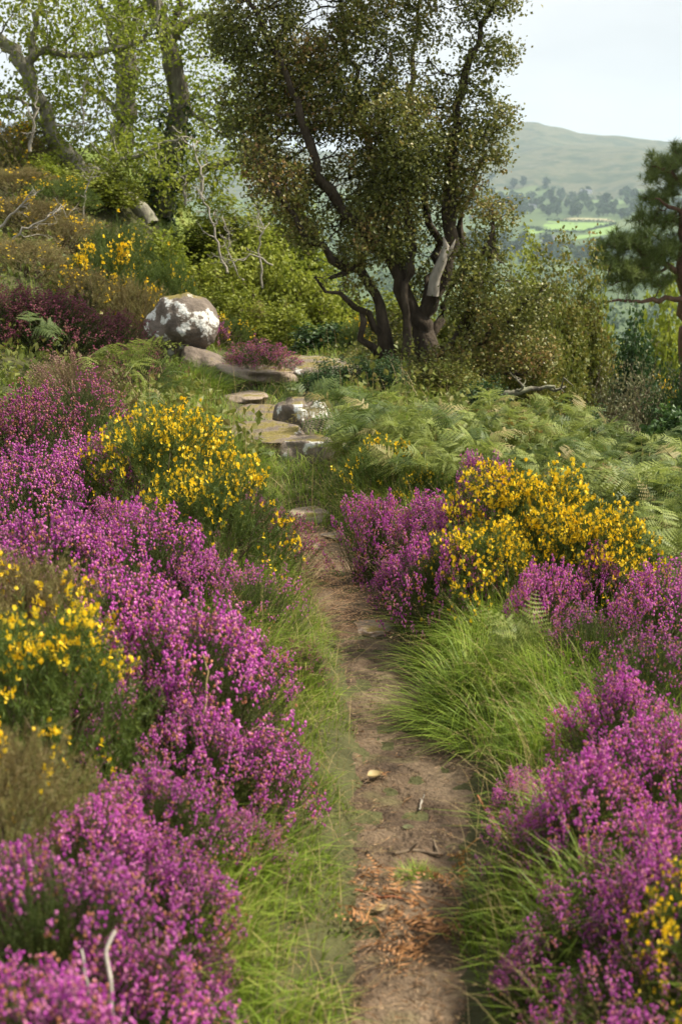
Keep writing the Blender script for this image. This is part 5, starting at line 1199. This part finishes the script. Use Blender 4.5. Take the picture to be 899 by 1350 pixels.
# wood filling the slopes beyond the counted trees
wo = MB(); r = np.random.default_rng(81); cnt = 0; v0, f0 = VT[0][0], None
co = np.empty(len(VT[0][0].vertices) * 3, np.float32); VT[0][0].vertices.foreach_get('co', co); co = co.reshape(-1, 3); tri = np.arange(len(co)).reshape(-1, 4); tri = np.concatenate([tri[:, [0, 2, 1]], tri[:, [0, 3, 2]]])
pts = []
for _ in range(2400):
    rr = r.uniform(280, 2600); az = r.uniform(-.3, .42)
    x, y = rr * sin(az), rr * cos(az); u = CU + FPX * x / y; vv = 250 + FPX * (CAMZ - g1(x, y)) / y
    if any(inpoly(u, vv, [(q[0], q[1]) for q in f]) or inpoly(u, vv - 4, f) for f, _ in FIELDS): continue
    if 684 < u < 818 and 285 < vv < 334: continue
    if fbm(x / 260, y / 260, 2, 91) < (-.25 if rr < 1500 else .05): continue
    pts.append((x, y, g1(x, y)))
pts = np.array(pts); Rm = frames(np.tile([[0, 0, 1.0]], (len(pts), 1)), r=r) * r.uniform(.6, 1.1, len(pts))[:, None, None]
sel = r.choice(len(tri) // 2, 56, replace=False); used = np.concatenate([tri[sel], tri[sel + len(tri) // 2]]); uq, inv = np.unique(used, return_inverse=True)
wo.stamp(co[uq] * [1.15, 1.15, 1], inv.reshape(-1, 3), Rm * 1.25, pts)
tag(obj('woodland', wo.mesh('woodland'), M['valley_leaf'], None, 'stuff'), 'dark woods filling the lower slopes and floor of the valley', 'woodland')
# farm
def house(u, v, w_, dpt_, h, label):
    p = hit(u, v, 0, 300); e = empty('farmhouse', p, rng.uniform(-.3, .3)); tag(e, label, 'house')
    mb = MB(); x, y = w_ / 2, dpt_ / 2; B = [[-x, -y, -1], [x, -y, -1], [x, y, -1], [-x, y, -1], [-x, -y, h], [x, -y, h], [x, y, h], [-x, y, h], [-x, 0, h + dpt_ * .38], [x, 0, h + dpt_ * .38]]
    mb.add(B, [[0, 1, 5], [0, 5, 4], [1, 2, 6], [1, 6, 5], [2, 3, 7], [2, 7, 6], [3, 0, 4], [3, 4, 7], [4, 7, 8], [6, 5, 9]]); obj('wall', mb.mesh('wall'), M['white_wall'], e)
    rf = MB(); o_ = .4; t = .25; hh = h + dpt_ * .38
    for sg in (-1, 1):
        q = [[-x - o_, sg * (y + o_), h - .3], [x + o_, sg * (y + o_), h - .3], [x + o_, 0, hh + .1], [-x - o_, 0, hh + .1]]; q2 = [[a, b, c + t] for a, b, c in q]
        rf.add(q + q2, [[0, 1, 2], [0, 2, 3], [4, 6, 5], [4, 7, 6], [0, 4, 5], [0, 5, 1], [1, 5, 6], [1, 6, 2], [3, 2, 6], [3, 6, 7], [0, 3, 7], [0, 7, 4]])
    ro = obj('roof', rf.mesh('roof'), M['slate'], e)
    ck = MB(); a = .5; ck.add([[-x + .3, -a, hh - 1], [-x + 1.3, -a, hh - 1], [-x + 1.3, a, hh - 1], [-x + .3, a, hh - 1], [-x + .3, -a, hh + 1.6], [-x + 1.3, -a, hh + 1.6], [-x + 1.3, a, hh + 1.6], [-x + .3, a, hh + 1.6]],
           [[0, 1, 5], [0, 5, 4], [1, 2, 6], [1, 6, 5], [2, 3, 7], [2, 7, 6], [3, 0, 4], [3, 4, 7], [4, 5, 6], [4, 6, 7]]); obj('chimney', ck.mesh('chimney'), M['white_wall'], ro)
    for wx in np.linspace(-x * .7, x * .7, 4):
        for wz in (h * .25, h * .65):
            m = MB(); m.add([[wx - .5, -y - .02, wz - .6], [wx + .5, -y - .02, wz - .6], [wx + .5, -y - .02, wz + .6], [wx - .5, -y - .02, wz + .6]], [[0, 1, 2], [0, 2, 3]]); obj('window', m.mesh('window'), M['glass'], e)
house(772, 257, 20, 9, 6, 'white farmhouse on the pasture under the hill')
house(700, 276, 14, 8, 5, 'small white cottage among the valley trees left of the bright fields')
house(722, 320, 16, 8, 5, 'white cottage in the wood below the bright fields')

# ------------------------------------------------------------------ the air
hz = MB(); x0, x1, y0, y1, z0, z1 = -9200, 9200, -9200, 9200, -90, 330
hz.add([[x0, y0, z0], [x1, y0, z0], [x1, y1, z0], [x0, y1, z0], [x0, y0, z1], [x1, y0, z1], [x1, y1, z1], [x0, y1, z1]],
       [[0, 2, 1], [0, 3, 2], [4, 5, 6], [4, 6, 7], [0, 1, 5], [0, 5, 4], [1, 2, 6], [1, 6, 5], [2, 3, 7], [2, 7, 6], [3, 0, 4], [3, 4, 7]])
m, n_, N, LK = nodes('haze_air'); pv = N('ShaderNodeVolumePrincipled'); pv.inputs['Color'].default_value = (.70, .85, 1, 1); pv.inputs['Density'].default_value = 1.0e-4; pv.inputs['Anisotropy'].default_value = .2
o = N('ShaderNodeOutputMaterial'); LK(pv.outputs[0], o.inputs['Volume'])
h = obj('haze', hz.mesh('haze'), m, None, 'stuff'); tag(h, 'thin pale haze over the valley and hills', 'haze')
